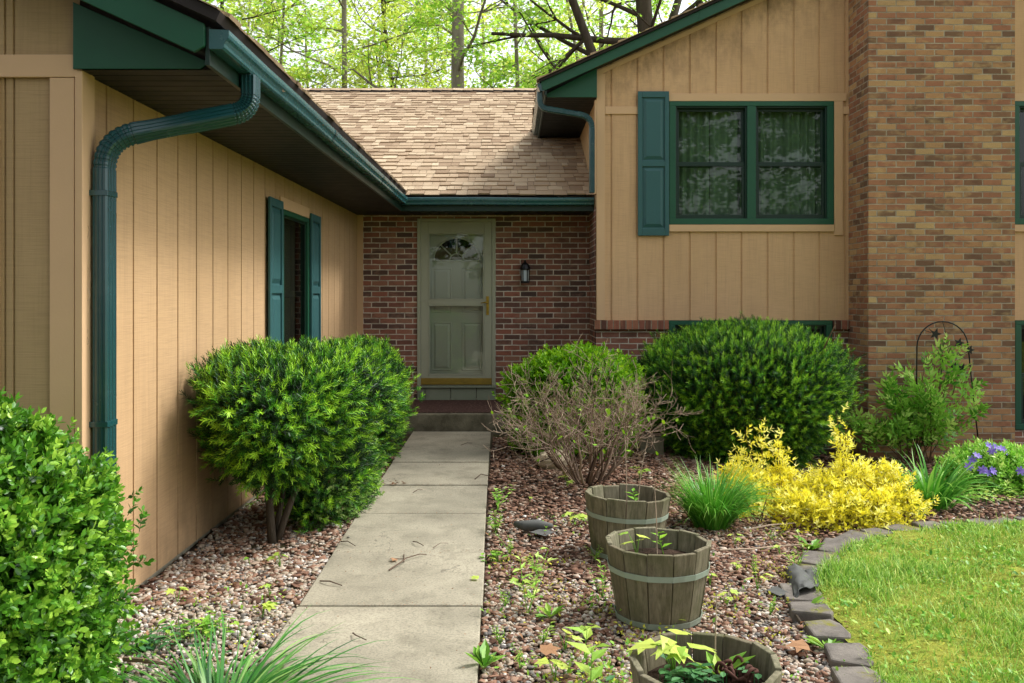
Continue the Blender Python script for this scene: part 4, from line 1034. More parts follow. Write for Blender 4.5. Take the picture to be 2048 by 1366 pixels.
# ---- edging stones
elabs = ['grey edging stone nearest the camera at the foot of the lawn border', 'broad flat edging stone second from the camera beside the third barrel', 'grey edging stone with moss at its back, third from the camera', 'moss-covered edging stone just below the torn fabric scrap', 'edging stone lying under the torn black fabric scrap', 'small edging stone just above the torn fabric scrap', 'edging stone at the inner bend of the lawn border, two above the fabric scrap',
         'edging stone three above the fabric scrap where the border curves right', 'edging stone with a seedling behind it below the yellow shrub', 'edging stone just below the middle of the yellow shrub', 'edging stone below the right part of the yellow shrub', 'edging stone below the right end of the yellow shrub', 'edging stone below the wide-bladed lily clump', 'edging stone to the right of the lily clump, third from the right end', 'edging stone second from the right end of the lawn border', 'rightmost edging stone of the lawn border below the purple flowers']
for i, p in enumerate(edge):
    a, b = edge[max(0, i-1)], edge[min(len(edge)-1, i+1)]; t = (b-a); t.z = 0; L = t.length/(2 if 0 < i < len(edge)-1 else 1); t.normalize(); nn = Vector((-t.y, t.x, 0))
    w = min(.27, L*.9)/2; dpt = rng.uniform(.08, .105); ya = rng.uniform(-.16, .16); t, nn = t*math.cos(ya)+nn*math.sin(ya), nn*math.cos(ya)-t*math.sin(ya); zg = float(gz(p.x, p.y)); zt = zg+(.022 if i < 4 else .014)+rng.uniform(-.010, .010)
    def q(u, v, z): s_ = p+t*u+nn*v; return (s_.x, s_.y, z)
    k1, k2 = rng.uniform(.7, .9), rng.uniform(-.02, .02); tl = rng.uniform(-.012, .012)
    mb = MB(); low = zg-.10
    outl = [(-w, -dpt+.02), (-w*.55, -dpt), (w*.5, -dpt), (w, -dpt+.025), (w*k1, dpt), (-w*k1, dpt+k2)]
    mb.prism(outl, lambda u, v, d: q(u, v, d+(tl*u/w if d > low+.01 else 0)), low, zt)
    o_ = mb.build('edging_stone', 'edging', None, bevel=.010); tag(o_, elabs[i], 'edging stone', 'edging stones along the curved lawn border')

# ================================================================== PLANTS
def empty_shrub(name, x, y, label, cat='shrub', group=None):
    return thing(name, (x, y, float(gz(x, y))+GD), label, cat, group)
def foliage(name, tmpls, pts, nrm, dep, size, mat, parent, upw=.5, jit=.55, tipc=(.0, .35), rng=rs, deepc=-.12, newg=.72):
    """several sprig templates joined into one mesh"""
    N = len(pts); d = norm(nrm+np.array([0, 0, upw])+rng.normal(size=(N, 3))*jit)
    sel = rng.randint(0, len(tmpls), N); Vs, Ls, Ss, Cs = [], [], [], []; vo = lo = 0
    for t, (tv, tf, tc) in enumerate(tmpls):
        k = sel == t; n = k.sum()
        if n == 0: continue
        tv = np.asarray(tv, float); B = basis_from(d[k], size*rng.uniform(.65, 1.4, n), rng)
        V = (np.einsum('nij,vj->nvi', B, tv)+pts[k][:, None, :]).reshape(-1, 3)
        lens = np.array([len(f) for f in tf]); fl = np.concatenate([np.asarray(f) for f in tf]); nv = len(tv)
        Ls.append(((fl[None]+(np.arange(n)*nv)[:, None]).ravel())+vo); st = np.concatenate([[0], np.cumsum(lens)[:-1]])
        Ss.append((st[None]+(np.arange(n)*lens.sum())[:, None]).ravel()+lo); Vs.append(V)
        ci = np.where((dep[k] > .8) & (rng.uniform(size=n) < newg), rng.uniform(tipc[0], tipc[1], n), deepc+rng.uniform(-.06, .06, n))  # random old growth is darker; inner sprigs too, crown shade put into their colour
        Cs.append((np.asarray(tc)[None]+ci[:, None]).ravel()); vo += n*nv; lo += n*lens.sum()
    return np_mesh(name, np.concatenate(Vs), np.concatenate(Ls), np.concatenate(Ss), np.concatenate(Cs), mat, parent)
rg = random.Random(21)
YEW = [sprig(NEEDLE, 11, 1.0, .38, 1.0, .12, .55, rg, True) for _ in range(4)]
BOX = [sprig(LEAF_ROUND, 4, 1.0, .42, .95, .2, .62, rg, True, .02) for _ in range(4)]
POINT = [sprig(LEAF_POINT, 3, 1.0, .5, 1.0, .3, .55, rg, True, .015) for _ in range(4)]
def stems(parent, base, targets, r0, mat='stem', n=6, wob=.05, sub=3, seed=1, name='stem'):
    mb = MB(); rr = random.Random(seed)
    for t in targets:
        b = Vector(base)+Vector((rr.gauss(0, .03), rr.gauss(0, .03), 0)); t = Vector(t); pts = []
        for i in range(8):
            f = i/7; pts.append(b.lerp(t, f)+Vector((rr.gauss(0, wob), rr.gauss(0, wob), 0))*math.sin(f*3.1)*.7)
        mb.tube(pts, [r0*(1-.7*i/7) for i in range(8)], n, rr.random())
        for k in range(sub):
            i = rr.randint(3, 6); e = pts[i]+(t-b)*.35+Vector((rr.gauss(0, .15), rr.gauss(0, .15), rr.uniform(0, .12)))
            mb.tube([pts[i], pts[i].lerp(e, .5)+Vector((0, 0, .02)), e], [r0*.4, r0*.28, r0*.12], 5, rr.random())
    return mb.build(name, mat, parent, smooth=True)

# front-left boxwood
bx = empty_shrub('boxwood_shrub', -2.03, 3.22, 'large bright green small-leaved shrub in the left foreground hiding the foot of the downspout')
prof = [(-.02, .72), (.15, .90), (.4, 1.0), (.62, .97), (.82, .84), (.96, .70), (1.06, .55), (1.14, .36), (1.19, .12)]
prof = [(z*.89, r) for z, r in [(-.02, .84), (.12, .98)]+prof[2:]]
p, nv, dp = crown_pts(18000, prof, -2.10, 3.22, .61, .68, .28, .19, 44)
k = p[:, 1] < 3.98; p, nv, dp = p[k], nv[k], dp[k]
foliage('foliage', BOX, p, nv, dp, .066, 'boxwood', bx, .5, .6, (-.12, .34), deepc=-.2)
stems(bx, (-2.03, 3.22, -.03), [(-2.03+rg.gauss(0, .3), 3.22+rg.gauss(0, .3), rg.uniform(.6, 1.0)) for _ in range(9)], .012, seed=3, sub=0)

# yews on the left
yw = empty_shrub('yew_shrub', -1.47, 5.51, 'dark green yew with bare reddish stems leaning over the gravel by the garage wall')
prof = [(.36, .28), (.46, .52), (.62, .84), (.86, 1.0), (.96, .97), (1.02, .84), (1.07, .6), (1.10, .2)]
p1 = crown_pts(10500, prof, -1.44, 5.72, .47, .74, .32, .42, 50, clampx=(-1.90, 0))
p2 = crown_pts(3600, [(.0, .6), (.2, .9), (.45, 1), (.75, .9), (.92, .5)], -1.30, 6.2, .32, .55, .4, .3)
p, nv, dp = [np.concatenate(q) for q in zip(p1, p2)]
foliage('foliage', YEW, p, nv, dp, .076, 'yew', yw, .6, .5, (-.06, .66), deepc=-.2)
mb = MB(); rr = random.Random(9)
for (pts, r0) in (([(-1.465, 5.51, -.06), (-1.49, 5.52, .25), (-1.50, 5.55, .5), (-1.58, 5.6, .8)], .026), ([(-1.455, 5.53, -.06), (-1.38, 5.56, .2), (-1.27, 5.6, .45), (-1.15, 5.7, .75)], .022), ([(-1.47, 5.53, -.05), (-1.44, 5.7, .3), (-1.4, 5.9, .7)], .018)):
    pts, _ = fillet(pts, .12, 4); k = len(pts); mb.tube(pts, [r0*(1-.5*i/k)*(1+.12*rr.random()) for i in range(k)], 9, .3)
    for _ in range(7):
        i = rr.randint(k//2, k-1); e = pts[i]+Vector((rr.gauss(0, .22), rr.gauss(0, .25), rr.uniform(.05, .4))); mb.tube([pts[i], pts[i].lerp(e, .5), e], [.012, .009, .003], 5, .4)
mb.build('trunk', 'bark_dark', yw, smooth=True)
y2 = empty_shrub('yew_shrub', -1.36, 8.1, 'yew behind the leaning yew, nearest to the left of the front door')
p, nv, dp = crown_pts(6000, [(.05, .7), (.3, .92), (.6, 1.0), (.82, .93), (.95, .72), (1.02, .4), (1.05, .1)], -1.42, 8.15, .44, .74, .3, .2, clampx=(-1.9, 0))
foliage('foliage', YEW, p, nv, dp, .085, 'yew', y2, .6, .5, (-.06, .66), deepc=-.2); stems(y2, (-1.37, 8.1, -.03), [(-1.37+rg.gauss(0, .25), 8.1+rg.gauss(0, .4), .7) for _ in range(6)], .02, seed=5)
e1 = empty_shrub('euonymus_shrub', -1.18, 6.6, 'low shrub of small pale-edged leaves spilling from under the yew onto the path')
p, nv, dp = crown_pts(3000, [(-.02, .95), (.12, 1), (.3, .92), (.45, .7), (.56, .3)], -1.24, 6.5, .24, .7, .3, .25)
foliage('foliage', BOX, p, nv, dp, .05, 'paleleaf', e1, .3, .7, (-.1, .42)); stems(e1, (-1.2, 6.55, -.03), [(-1.2+rg.gauss(0, .12), 6.55+rg.gauss(0, .3), .35) for _ in range(8)], .005, seed=6)

# right yew
y3 = empty_shrub('yew_shrub', 2.39, 9.15, 'big rounded yew with bright tips under the double window')
prof = [(-.24, .42), (-.16, .52), (.07, .74), (.25, .9), (.45, .97), (.66, 1.0), (.82, .95), (.93, .84), (1.01, .7), (1.08, .52), (1.13, .3), (1.155, .08)]
p, nv, dp = crown_pts(17000, prof, 2.36, 9.15, 1.03, .90, .18, .07, 80)
k = p[:, 1] < 10.22; p, nv, dp = p[k], nv[k], dp[k]
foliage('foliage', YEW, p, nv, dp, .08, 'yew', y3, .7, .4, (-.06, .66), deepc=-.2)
stems(y3, (2.39, 9.15, -.2), [(2.39+rg.gauss(0, .5), 9.15+rg.gauss(0, .4), rg.uniform(.4, .9)) for _ in range(10)], .025, seed=8)

# green shrub behind the bare one
g1 = empty_shrub('leafy_shrub', .50, 8.75, 'bright lime green shrub right of the step, half hidden behind the bare twiggy bush')
p, nv, dp = crown_pts(5200, [(.0, .7), (.3, .92), (.52, 1), (.7, .95), (.8, .78), (.87, .45), (.9, .15)], .60, 8.75, .62, .5, .25, .3, 40)
foliage('foliage', BOX, p, nv, dp, .078, 'brightgreen', g1, .6, .5, (-.1, .35)); stems(g1, (.5, 8.75, -.03), [(.5+rg.gauss(0, .3), 8.75+rg.gauss(0, .2), .8) for _ in range(8)], .008, seed=9)

# bare bush
bare = empty_shrub('bare_bush', .66, 7.35, 'leafless twiggy grey-brown bush beside the path in front of the lime green shrub', 'bush')
rr = random.Random(14); lines, tips = [], []
for i in range(30):
    a = rr.uniform(0, 6.28); b = Vector((.62+.10*math.cos(a), 7.35+.10*math.sin(a), -.05))
    tilt = rr.uniform(.15, 1.15); L = rr.uniform(.52, .72)
    grow_poly(rr, b, (math.cos(a)*math.sin(tilt), math.sin(a)*math.sin(tilt), math.cos(tilt)), L, rr.uniform(.006, .014), 3, lines, tips, .5, 4, .13, .05, .56, .0016)
mb = MB(); m2 = MB()
for pts, rad, lv in lines:
    (mb if lv >= 2 else m2).tube(pts[::1] if lv > 0 else pts[::2], rad if lv > 0 else rad[::2], 6 if lv >= 2 else 4, min(1, max(0, rr.gauss(.35 if lv > 1 else .62, .2))), cap=False)
mb.build('stem', 'twig', bare, smooth=True, recalc=False); m2.build('twigs', 'twig', bare, recalc=False)
lt = [t for t in tips if .1 < t[0].z < .7 and rr.random() < .05]
if lt: scatter('leaf', LEAF_ROUND+([0]*4,), np.array([t[0] for t in lt]), basis_from(np.array([t[1] for t in lt])+rs.normal(size=(len(lt), 3))*.4, rs.uniform(.03, .05, len(lt))), rs.uniform(.3, .8, len(lt)), 'brightgreen', bare)['kind'] = 'stuff'

# yellow shrub
ye = empty_shrub('golden_shrub', 2.2, 6.55, 'low spreading shrub of bright yellow leaves with tall upright shoots')
cl = []
for (px, py, Y, r, h_) in ((1505, 985, 6.35, .28, .24), (1560, 1000, 6.5, .3, .27), (1640, 1005, 6.35, .34, .27), (1700, 985, 6.55, .32, .32), (1770, 985, 6.5, .26, .34), (1790, 1010, 6.2, .2, .2), (1600, 1040, 6.0, .24, .18), (1690, 1040, 6.0, .24, .18), (1745, 1035, 6.1, .2, .18), (1480, 950, 6.8, .18, .26)):
    q = P(px, py, Y); z0 = float(gz(q.x, Y))-.03
    cl.append(crown_pts(250, [(z0, .9), (z0+h_*.35, 1), (z0+h_*.7, .8), (z0+h_*.92, .5), (z0+h_, .15)], q.x, Y, r, r*.85, .55, .7, 12))
p, nv, dp = [np.concatenate(q) for q in zip(*cl)]
spk = []
for (px, py, Y, bx_) in ((1490, 862, 6.5, 1520), (1520, 858, 6.55, 1530), (1555, 868, 6.5, 1560), (1562, 900, 6.5, 1570), (1672, 822, 6.5, 1690), (1690, 850, 6.5, 1695), (1680, 900, 6.45, 1690), (1730, 925, 6.45, 1725), (1785, 930, 6.5, 1780), (1475, 912, 6.6, 1490), (1640, 935, 6.5, 1650), (1710, 945, 6.4, 1712)):
    t = P(px, py, Y); b = P(bx_, 1000, Y); spk.append((b, t))
    m = 26; f = rs.uniform(.25, 1.0, m)[:, None]; pts = np.array(b)[None]*(1-f)+np.array(t)[None]*f+rs.normal(size=(m, 3))*np.array([.022, .022, .012])
    p = np.concatenate([p, pts]); nv = np.concatenate([nv, norm(rs.normal(size=(m, 3))*np.array([1, 1, .3]))]); dp = np.concatenate([dp, np.ones(m)])
YL = [sprig(LEAF_POINT, 3, 1.0, .62, 1.0, .3, .6, rg, True, .012) for _ in range(4)]
foliage('foliage', YL, p, nv, dp, .056, 'yellow', ye, .6, .7, (-.05, .45), deepc=-.3, newg=.85)
mb = MB()
for b, t in spk:
    mb.tube([b, b.lerp(t, .5)+Vector((rg.gauss(0, .012), rg.gauss(0, .012), 0)), t], [.004, .003, .0015], 5, .3)
for k in range(40):
    q = Gp(rg.uniform(1470, 1810), rg.uniform(1000, 1050)); e = q+Vector((rg.gauss(0, .1), rg.gauss(0, .08), rg.uniform(.1, .26))); mb.tube([q, q.lerp(e, .5)+Vector((0, 0, .02)), e], [.004, .003, .0015], 4, rg.random())
mb.build('stem', 'stem', ye)

# strap-leaved clumps
def clump(name, px, py, n, L, W, label, mat, spread=.07, up=(1.0, 1.5), droop=(.5, 2.0), seed=2, cat='plant', azr=None, c=(.45, .2), Y=None, group=None):
    b = Gp(px, py) if Y is None else Vector(P(px, py, Y)); b.z = float(gz(b.x, b.y))+GD
    o = thing(name, b, label, cat, group); r = np.random.RandomState(seed)
    az = r.uniform(0, 6.283, n) if azr is None else r.normal(azr[0], azr[1], n)
    k = np.sqrt(r.uniform(0, 1, n))*spread; pos = np.stack([b.x+k*np.cos(az), b.y+k*np.sin(az), np.full(n, b.z)], 1)
    out = k/spread
    el = up[1]-(up[1]-up[0])*out+r.normal(size=n)*.08
    blades('leaves', pos, L*r.uniform(.6, 1.1, n), W*r.uniform(.7, 1.2, n), az, el, r.uniform(droop[0], droop[1], n), r.normal(c[0], c[1], n), mat, o, seg=7)
    return o
clump('lily_clump', 1424, 1046, 720, .47, .010, 'dense rounded clump of narrow green strap leaves between the barrels and the yellow shrub', 'lily', .11, (1.05, 1.52), (.3, 2.1), 4)
clump('lily_clump', 1858, 1008, 170, .50, .022, 'loose clump of wide green strap leaves between the yellow shrub and the purple flowers', 'lily', .14, (.9, 1.5), (.5, 2.1), 6)
clump('grass_tuft', 430, 1435, 380, .60, .010, 'tuft of long arching dark green blades at the bottom left edge of the path', 'tuft', .17, (.25, .9), (.6, 1.5), 8, c=(.45, .25))

# nandina and trellis in front of the chimney
nb = Vector((4.22, 9.42, float(gz(4.22, 9.42))+GD))
nd_ = thing('nandina_shrub', nb, 'leafy green shrub with arching stems growing through the black trellis against the chimney', 'shrub')
tg = [(1775, 765), (1745, 850), (1725, 845), (1852, 720), (1905, 692), (1918, 705), (1945, 775), (1955, 825), (1830, 770), (1800, 790), (1880, 790), (1790, 850), (1830, 860), (1760, 870), (1700, 858), (1890, 840), (1860, 770), (1815, 830), (1845, 820), (1900, 760), (1780, 810), (1870, 860), (1920, 850)]
tp = [P(a, b, 9.42+rg.uniform(-.2, .15)) for a, b in tg]; mb = MB(); pts_, nr_ = [], []
for t in tp:
    b = nb+Vector((rg.gauss(0, .08), rg.gauss(0, .05), 0)); c_ = b.lerp(t, .5)+Vector(((b.x-t.x)*.12, 0, .12)); L = []
    for i in range(9):
        f = i/8; L.append(b*(1-f)**2+c_*2*f*(1-f)+t*f*f)
    mb.tube(L, [.006*(1-.7*i/8) for i in range(9)], 5, .2)
    for k in range(15):
        f = rg.uniform(.4, 1.03); q = b*(1-f)**2+c_*2*f*(1-f)+t*f*f
        pts_.append(q+Vector((rg.gauss(-.03, .05), rg.gauss(0, .06), rg.gauss(-.02, .035)))); nr_.append(((t-b).normalized()+Vector((rg.gauss(0, .8), rg.gauss(0, .6)-.3, rg.gauss(0, .4)))))
mb.build('stem', 'stem', nd_)
NAN = [sprig(LEAF_POINT, 3, 1.0, .48, .95, .35, .55, rg, False, .012) for _ in range(4)]
foliage('foliage', NAN, np.array(pts_), norm(np.array(nr_)), np.ones(len(pts_)), .165, 'nandina', nd_, .1, .3, (-.35, .35), newg=1.0)
tz = float(gz(4.5, 9.45))
tr = thing('garden_trellis', (4.47, 9.50, tz+GD), 'black wire arched trellis with star ornaments leaning against the chimney', 'trellis')
mb = MB(); Yt = 9.52
A = [P(1834, 905, Yt), P(1833, 780, Yt), P(1834, 700, Yt)]; B_ = [P(1936, 690, Yt), P(1945, 780, Yt), P(1957, 885, Yt)]
arc = [P(1885+51*math.cos(math.pi*(1-i/16)), 694-51*math.sin(math.pi*(1-i/16)), Yt) for i in range(17)]
mb.tube(A+arc+B_, .0075, 7); mb.build('arch', 'black', tr, smooth=True)
mb = MB()
for pl in ([(1885, 643), (1892, 665), (1888, 690), (1884, 712)], [(1858, 657), (1870, 668), (1880, 690), (1886, 720), (1880, 760)], [(1886, 720), (1876, 800), (1880, 880)], [(1862, 665), (1848, 660)], [(1940, 730), (1918, 745), (1905, 790)], [(1880, 690), (1895, 685)]):
    q, _ = fillet([P(a, b, Yt) for a, b in pl], .06, 5); mb.tube(q, .0035, 5)
mb.build('wire', 'black', tr)
for (a, b, r_) in ((1871, 668, 9), (1918, 686, 8), (1908, 735, 8), (1925, 737, 8), (1940, 700, 7)):
    mb = MB(); c_ = P(a, b, Yt-.012); poly5 = []
    for i in range(10): rad = (r_ if i % 2 == 0 else r_*.42)*Yt/F*1.4; poly5.append((c_.x+rad*math.sin(math.pi*i/5+.3), c_.z+rad*math.cos(math.pi*i/5+.3)))
    mb.prism(poly5, fy, c_.y-.004, c_.y+.004); mb.build('star', 'black', tr)
# purple flowers
fb = Vector((4.15, 7.85, float(gz(4.15, 7.85))+GD))
fl = thing('flower_clump', fb, 'mound of pale green leaves with violet blossoms at the right edge of the bed', 'flowers')
zf = fb.z
p, nv, dp = crown_pts(1900, [(zf, .9), (zf+.12, 1), (zf+.2, .85), (zf+.28, .5), (zf+.32, .2)], 4.22, 7.85, .5, .42, .4, .3)
foliage('foliage', POINT, p, nv, dp, .085, 'nandina', fl, .5, .7, (-.1, .45))
PET = ([(0, 0, 0), (.22, .4, .06), (.16, .9, .02), (0, 1, .0), (-.16, .9, .02), (-.22, .4, .06)], [(0, 1, 2, 3, 4, 5)])
for (a, b, Y) in ((1945, 920, 7.6), (1954, 912, 7.6), (1938, 933, 7.5), (1975, 945, 7.4), (1985, 942, 7.4), (1965, 940, 7.4), (1990, 895, 7.7), (2003, 898, 7.7), (1977, 892, 7.7), (2042, 942, 7.4), (2010, 905, 7.7), (1984, 902, 7.65)):
    c_ = P(a, b, Y); nn = norm(np.array([rg.gauss(0, .5), -1, .7+rg.gauss(0, .4)])); ang = [2*math.pi*i/7+rg.random()*.3 for i in range(7)]
    e1_ = norm(np.cross(nn, [0, 0, 1.0])); e2_ = np.cross(nn, e1_); D = np.array([e1_*math.cos(t)+e2_*math.sin(t)+nn*.25 for t in ang])
    x_ = norm(np.cross(D, nn)); Bs = np.stack([x_, norm(D), np.cross(x_, norm(D))], 2)*.042
    scatter('blossom', PET+([.5],), np.repeat(np.array(c_)[None], 7, 0), Bs, rs.uniform(-.4, .4, 7), 'petal', fl)

# ================================================================== BARRELS
def make_barrel(loc, label):
    b = thing('barrel_planter', loc, label, 'planter', 'half-barrel planters along the path')
    x0, y0, z0 = loc; n = 13; Ht = .375; rt, rb = .252, .192; mb = MB(); rr = random.Random(31)
    for i in range(n):
        a0, a1 = 2*math.pi*(i+.018)/n, 2*math.pi*(i+.982)/n; dz = rr.uniform(-.006, .006); dr = rr.uniform(-.003, .003); c = rr.random()
        rows = []
        for t in (0, .33, .66, 1):
            ro = rb+(rt-rb)*(t**.85)+dr; ri = ro-.024; z = z0+Ht*t+(dz if t == 1 else 0)
            rows.append([(x0+r_*math.cos(a), y0+r_*math.sin(a), z) for r_, a in ((ro, a0), (ro, a1), (ri, a1), (ri, a0))])
        v = [p for r_ in rows for p in r_]
        f = [[0, 3, 2, 1], [12, 13, 14, 15]]+[[k*4+j, k*4+(j+1) % 4, (k+1)*4+(j+1) % 4, (k+1)*4+j] for k in range(3) for j in range(4)]
        mb.faces(v, f, c)
    mb.build('tub', 'barrel', b, bevel=.004)
    for (t, hh) in ((.70, .026), (.10, .026)):
        mb = MB(); rows = []
        for k in range(n*2+1):
            i = k//2; a = 2*math.pi*(i+(.0 if k % 2 == 0 else .5))/n; 
            for_ = []
            for (zz, e) in ((-hh/2, .0045), (hh/2, .0045), (hh/2, .001), (-hh/2, .001)):
                tt = t+zz/Ht; ro = rb+(rt-rb)*(tt**.85)+e
                if k % 2 == 1: ro *= math.cos(math.pi/n)*1.018
                else: ro *= 1.004
                for_.append((x0+ro*math.cos(a), y0+ro*math.sin(a), z0+Ht*tt))
            rows.append(for_)
        for p, q in zip(rows[:-1], rows[1:]):
            for j in range(4): mb.face([p[j], p[(j+1) % 4], q[(j+1) % 4], q[j]])
        mb.build('hoop', 'hoop', b, weld=True)
    mb = MB(); zs_ = z0+Ht*.80; m = 26
    for i in range(m):
        a, c = 2*math.pi*i/m, 2*math.pi*(i+1)/m; r_ = rt-.034
        mb.face([(x0, y0, zs_+.01), (x0+r_*.55*math.cos(a), y0+r_*.55*math.sin(a), zs_+.012*math.sin(i*2.2)), (x0+r_*.55*math.cos(c), y0+r_*.55*math.sin(c), zs_+.012*math.sin((i+1) % m*2.2))])
        mb.face([(x0+r_*.55*math.cos(a), y0+r_*.55*math.sin(a), zs_+.012*math.sin(i*2.2)), (x0+r_*math.cos(a), y0+r_*math.sin(a), zs_-.02), (x0+r_*math.cos(c), y0+r_*math.sin(c), zs_-.02), (x0+r_*.55*math.cos(c), y0+r_*.55*math.sin(c), zs_+.012*math.sin((i+1) % m*2.2))])
    mb.build('soil', 'soil', b)
    return b
B1 = make_barrel((.690, 4.25, -.035), 'weathered half barrel in the middle of three, standing whole on the gravel')
def copy_tree(o, parent=None):
    c = o.copy(); C.objects.link(c); c.parent = parent
    for ch_ in list(o.children): copy_tree(ch_, c)
    return c
B2 = copy_tree(B1); B2.location = (.668, 5.30, -.04); B2.rotation_euler = (R(2), 0, R(95)); B2['label'] = 'weathered half barrel farthest from the camera, in front of the bare bush'
B3 = copy_tree(B1); B3.location = (.652, 3.02, -.095); B3.rotation_euler = (R(-1), R(1.5), R(200)); B3['label'] = 'weathered half barrel nearest the camera, with a rusty chain inside'
# rusty chain lying in the near barrel
mb = MB(); rr = random.Random(4); cc0 = Vector((.752, 3.0, .215))
for i in range(13):
    a = i*.95; c_ = cc0+Vector((.055*math.cos(a)*(.4+i*.06), .05*math.sin(a)*(.4+i*.05), .006*i*.5+rr.uniform(0, .012)))
    q = Matrix.Rotation(rr.uniform(0, 6.3), 3, 'Z') @ Matrix.Rotation(rr.uniform(-1.2, 1.2) if i % 2 else rr.uniform(.9, 1.7), 3, 'X'); L = []
    for k in range(13):
        t = 2*math.pi*k/12; L.append(c_+q @ Vector((.018*math.cos(t), .027*math.sin(t), 0)))
    mb.tube(L, .0062, 6, rr.random())
tag(mb.build('chain', 'rust', None, smooth=True), 'heap of rusty chain lying in the nearest barrel', 'chain')

# ================================================================== SMALL PLANTS
def leaves_obj(name, tmpl, items, mat, parent=None, stemlines=(), sr=.002):
    """items: (pos, dir, up, size, c)"""
    pos = np.array([tuple(i[0]) for i in items]); d = np.array([tuple(i[1]) for i in items]); up = np.array([tuple(i[2]) for i in items])
    d = norm(d); x_ = norm(np.cross(d, up)); B = np.stack([x_, d, np.cross(x_, d)], 2)*np.array([i[3] for i in items])[:, None, None]
    tv, tf, tc = tmpl[0], tmpl[1], [0]*len(tmpl[1])
    V = (np.einsum('nij,vj->nvi', B, np.asarray(tv, float))+pos[:, None, :]).reshape(-1, 3).tolist(); nv = len(tv)
    m_ = MB(); m_.v = [tuple(v) for v in V]
    for i, it in enumerate(items):
        for f in tf: m_.f.append([i*nv+k for k in f]); m_.c.append(min(1, max(0, it[4]))); m_.mi.append(0)
    for L in stemlines: m_.tube(L, [sr*(1-.5*i/max(1, len(L)-1)) for i in range(len(L))], 4, .35, cap=False)
    return m_.build(name, mat, parent, recalc=False)
WN = 0
def weed(px, py, kind, h, label, name='weed', cat='weed', group=None, mat='weed', n=5, seed=None, base=None, bright=.5):
    global WN; WN += 1
    r = random.Random(seed or 100+WN); b = Vector(base) if base is not None else Gp(px, py, -.02); it, st = [], []
    if kind == 'sprout':
        for s_ in range(n):
            t = b+Vector((r.gauss(0, h*.28), r.gauss(0, h*.28), h*r.uniform(.55, 1.0))); m_ = b.lerp(t, .5)+Vector((r.gauss(0, .01), r.gauss(0, .01), .01)); st.append([b, m_, t])
            for k in range(5):
                f = .3+.7*k/4; q = b.lerp(t, f)
                for sg in (-1, 1):
                    a = r.uniform(0, 6.28); it.append((q, (math.cos(a)*sg, math.sin(a)*sg, r.uniform(.0, .7)), (0, 0, 1), h*r.uniform(.16, .3)*(1.1-.4*f), bright+r.gauss(0, .15)))
        tm = LEAF_POINT
    elif kind == 'rosette':
        for k in range(n*2):
            a = r.uniform(0, 6.28); e = r.uniform(.3, 1.2); it.append((b, (math.cos(a), math.sin(a), e), (0, 0, 1), h*r.uniform(.7, 1.15), bright+r.gauss(0, .15)))
        tm = ([(0, 0, 0), (.06, .2, .02), (.16, .6, .02), (0, 1, -.12), (-.16, .6, .02), (-.06, .2, .02)], [(0, 1, 2, 3), (0, 3, 4, 5)])
    elif kind == 'seedling':
        for k in range(n):
            a = r.uniform(0, 6.28); q = b+Vector((math.cos(a)*h*.45*r.random(), math.sin(a)*h*.45*r.random(), h*r.uniform(.6, 1))); st.append([b, b.lerp(q, .6)+Vector((0, 0, h*.1)), q])
            it.append((q, (math.cos(a), math.sin(a), -.15), (r.gauss(0, .2), r.gauss(0, .2), 1), h*r.uniform(.45, .75), bright+.2+r.gauss(0, .15)))
        tm = MAPLE
    elif kind == 'broad':
        t = b+Vector((r.gauss(0, .02), r.gauss(0, .02), h)); st.append([b, b.lerp(t, .5), t])
        for k in range(n):
            f = .35+.65*k/(n-1); a = k*2.2+r.random(); q = b.lerp(t, f); it.append((q, (math.cos(a), math.sin(a), .45), (0, 0, 1), h*r.uniform(.42, .62), bright+r.gauss(0, .12)))
        tm = ([(v[0]*1.35, v[1], v[2]) for v in LEAF_POINT[0]], LEAF_POINT[1])
    elif kind == 'carpet':
        for k in range(n*14):
            a = r.uniform(0, 6.28); d_ = abs(r.gauss(0, h)); q = b+Vector((math.cos(a)*d_*1.3, math.sin(a)*d_, r.uniform(.015, .06))); st.append([q-Vector((0, 0, .05)), q]); a = r.uniform(0, 6.28)
            it.append((q, (math.cos(a), math.sin(a), r.uniform(-.1, .4)), (0, 0, 1), r.uniform(.03, .05), bright+r.gauss(0, .2)))
        tm = LEAF_ROUND
    o = leaves_obj(name, tm, it, mat, None, st, .0022); return tag(o, label, cat, group, 'stuff' if kind == 'carpet' else None)
W = weed
W(640, 1012, 'broad', .17, 'seedling with large pointed leaves under the leaning yew beside the path', 'seedling', 'seedling', mat='violetleaf', n=7, bright=.9)
W(800, 885, 'sprout', .20, 'leafy green weed at the corner of the path below the yew nearest the door', n=7, mat='nandina')
W(1018, 893, 'sprout', .13, 'green weed by the right corner of the path at the step', n=7, mat='nandina')
W(995, 1020, 'sprout', .20, 'taller bright weed at the right edge of the path level with the far barrel', n=5, mat='nandina')
W(993, 1065, 'sprout', .16, 'leafy pale weed at the path edge just below the taller bright weed', n=6)
W(985, 1125, 'carpet', .05, 'low patch of green weed at the right edge of the path left of the middle barrel', n=2)
W(968, 1335, 'rosette', .12, 'dandelion rosette at the lower right edge of the path', 'dandelion', 'weed', n=6, bright=.4)
W(1055, 1230, 'sprout', .30, 'tallest thin-stemmed weed between the path and the middle barrel', n=4, mat='nandina', bright=.7)
W(1100, 1235, 'rosette', .10, 'upright rosette of pointed leaves left of the middle barrel', n=5, bright=.55)
W(1165, 1345, 'broad', .18, 'pale broad-leaved seedling to the left of the nearest barrel', 'seedling', 'seedling', n=6, bright=.75)
W(1180, 1400, 'broad', .2, 'pale seedling at the bottom edge left of the nearest barrel', 'seedling', 'seedling', n=6, bright=.7)
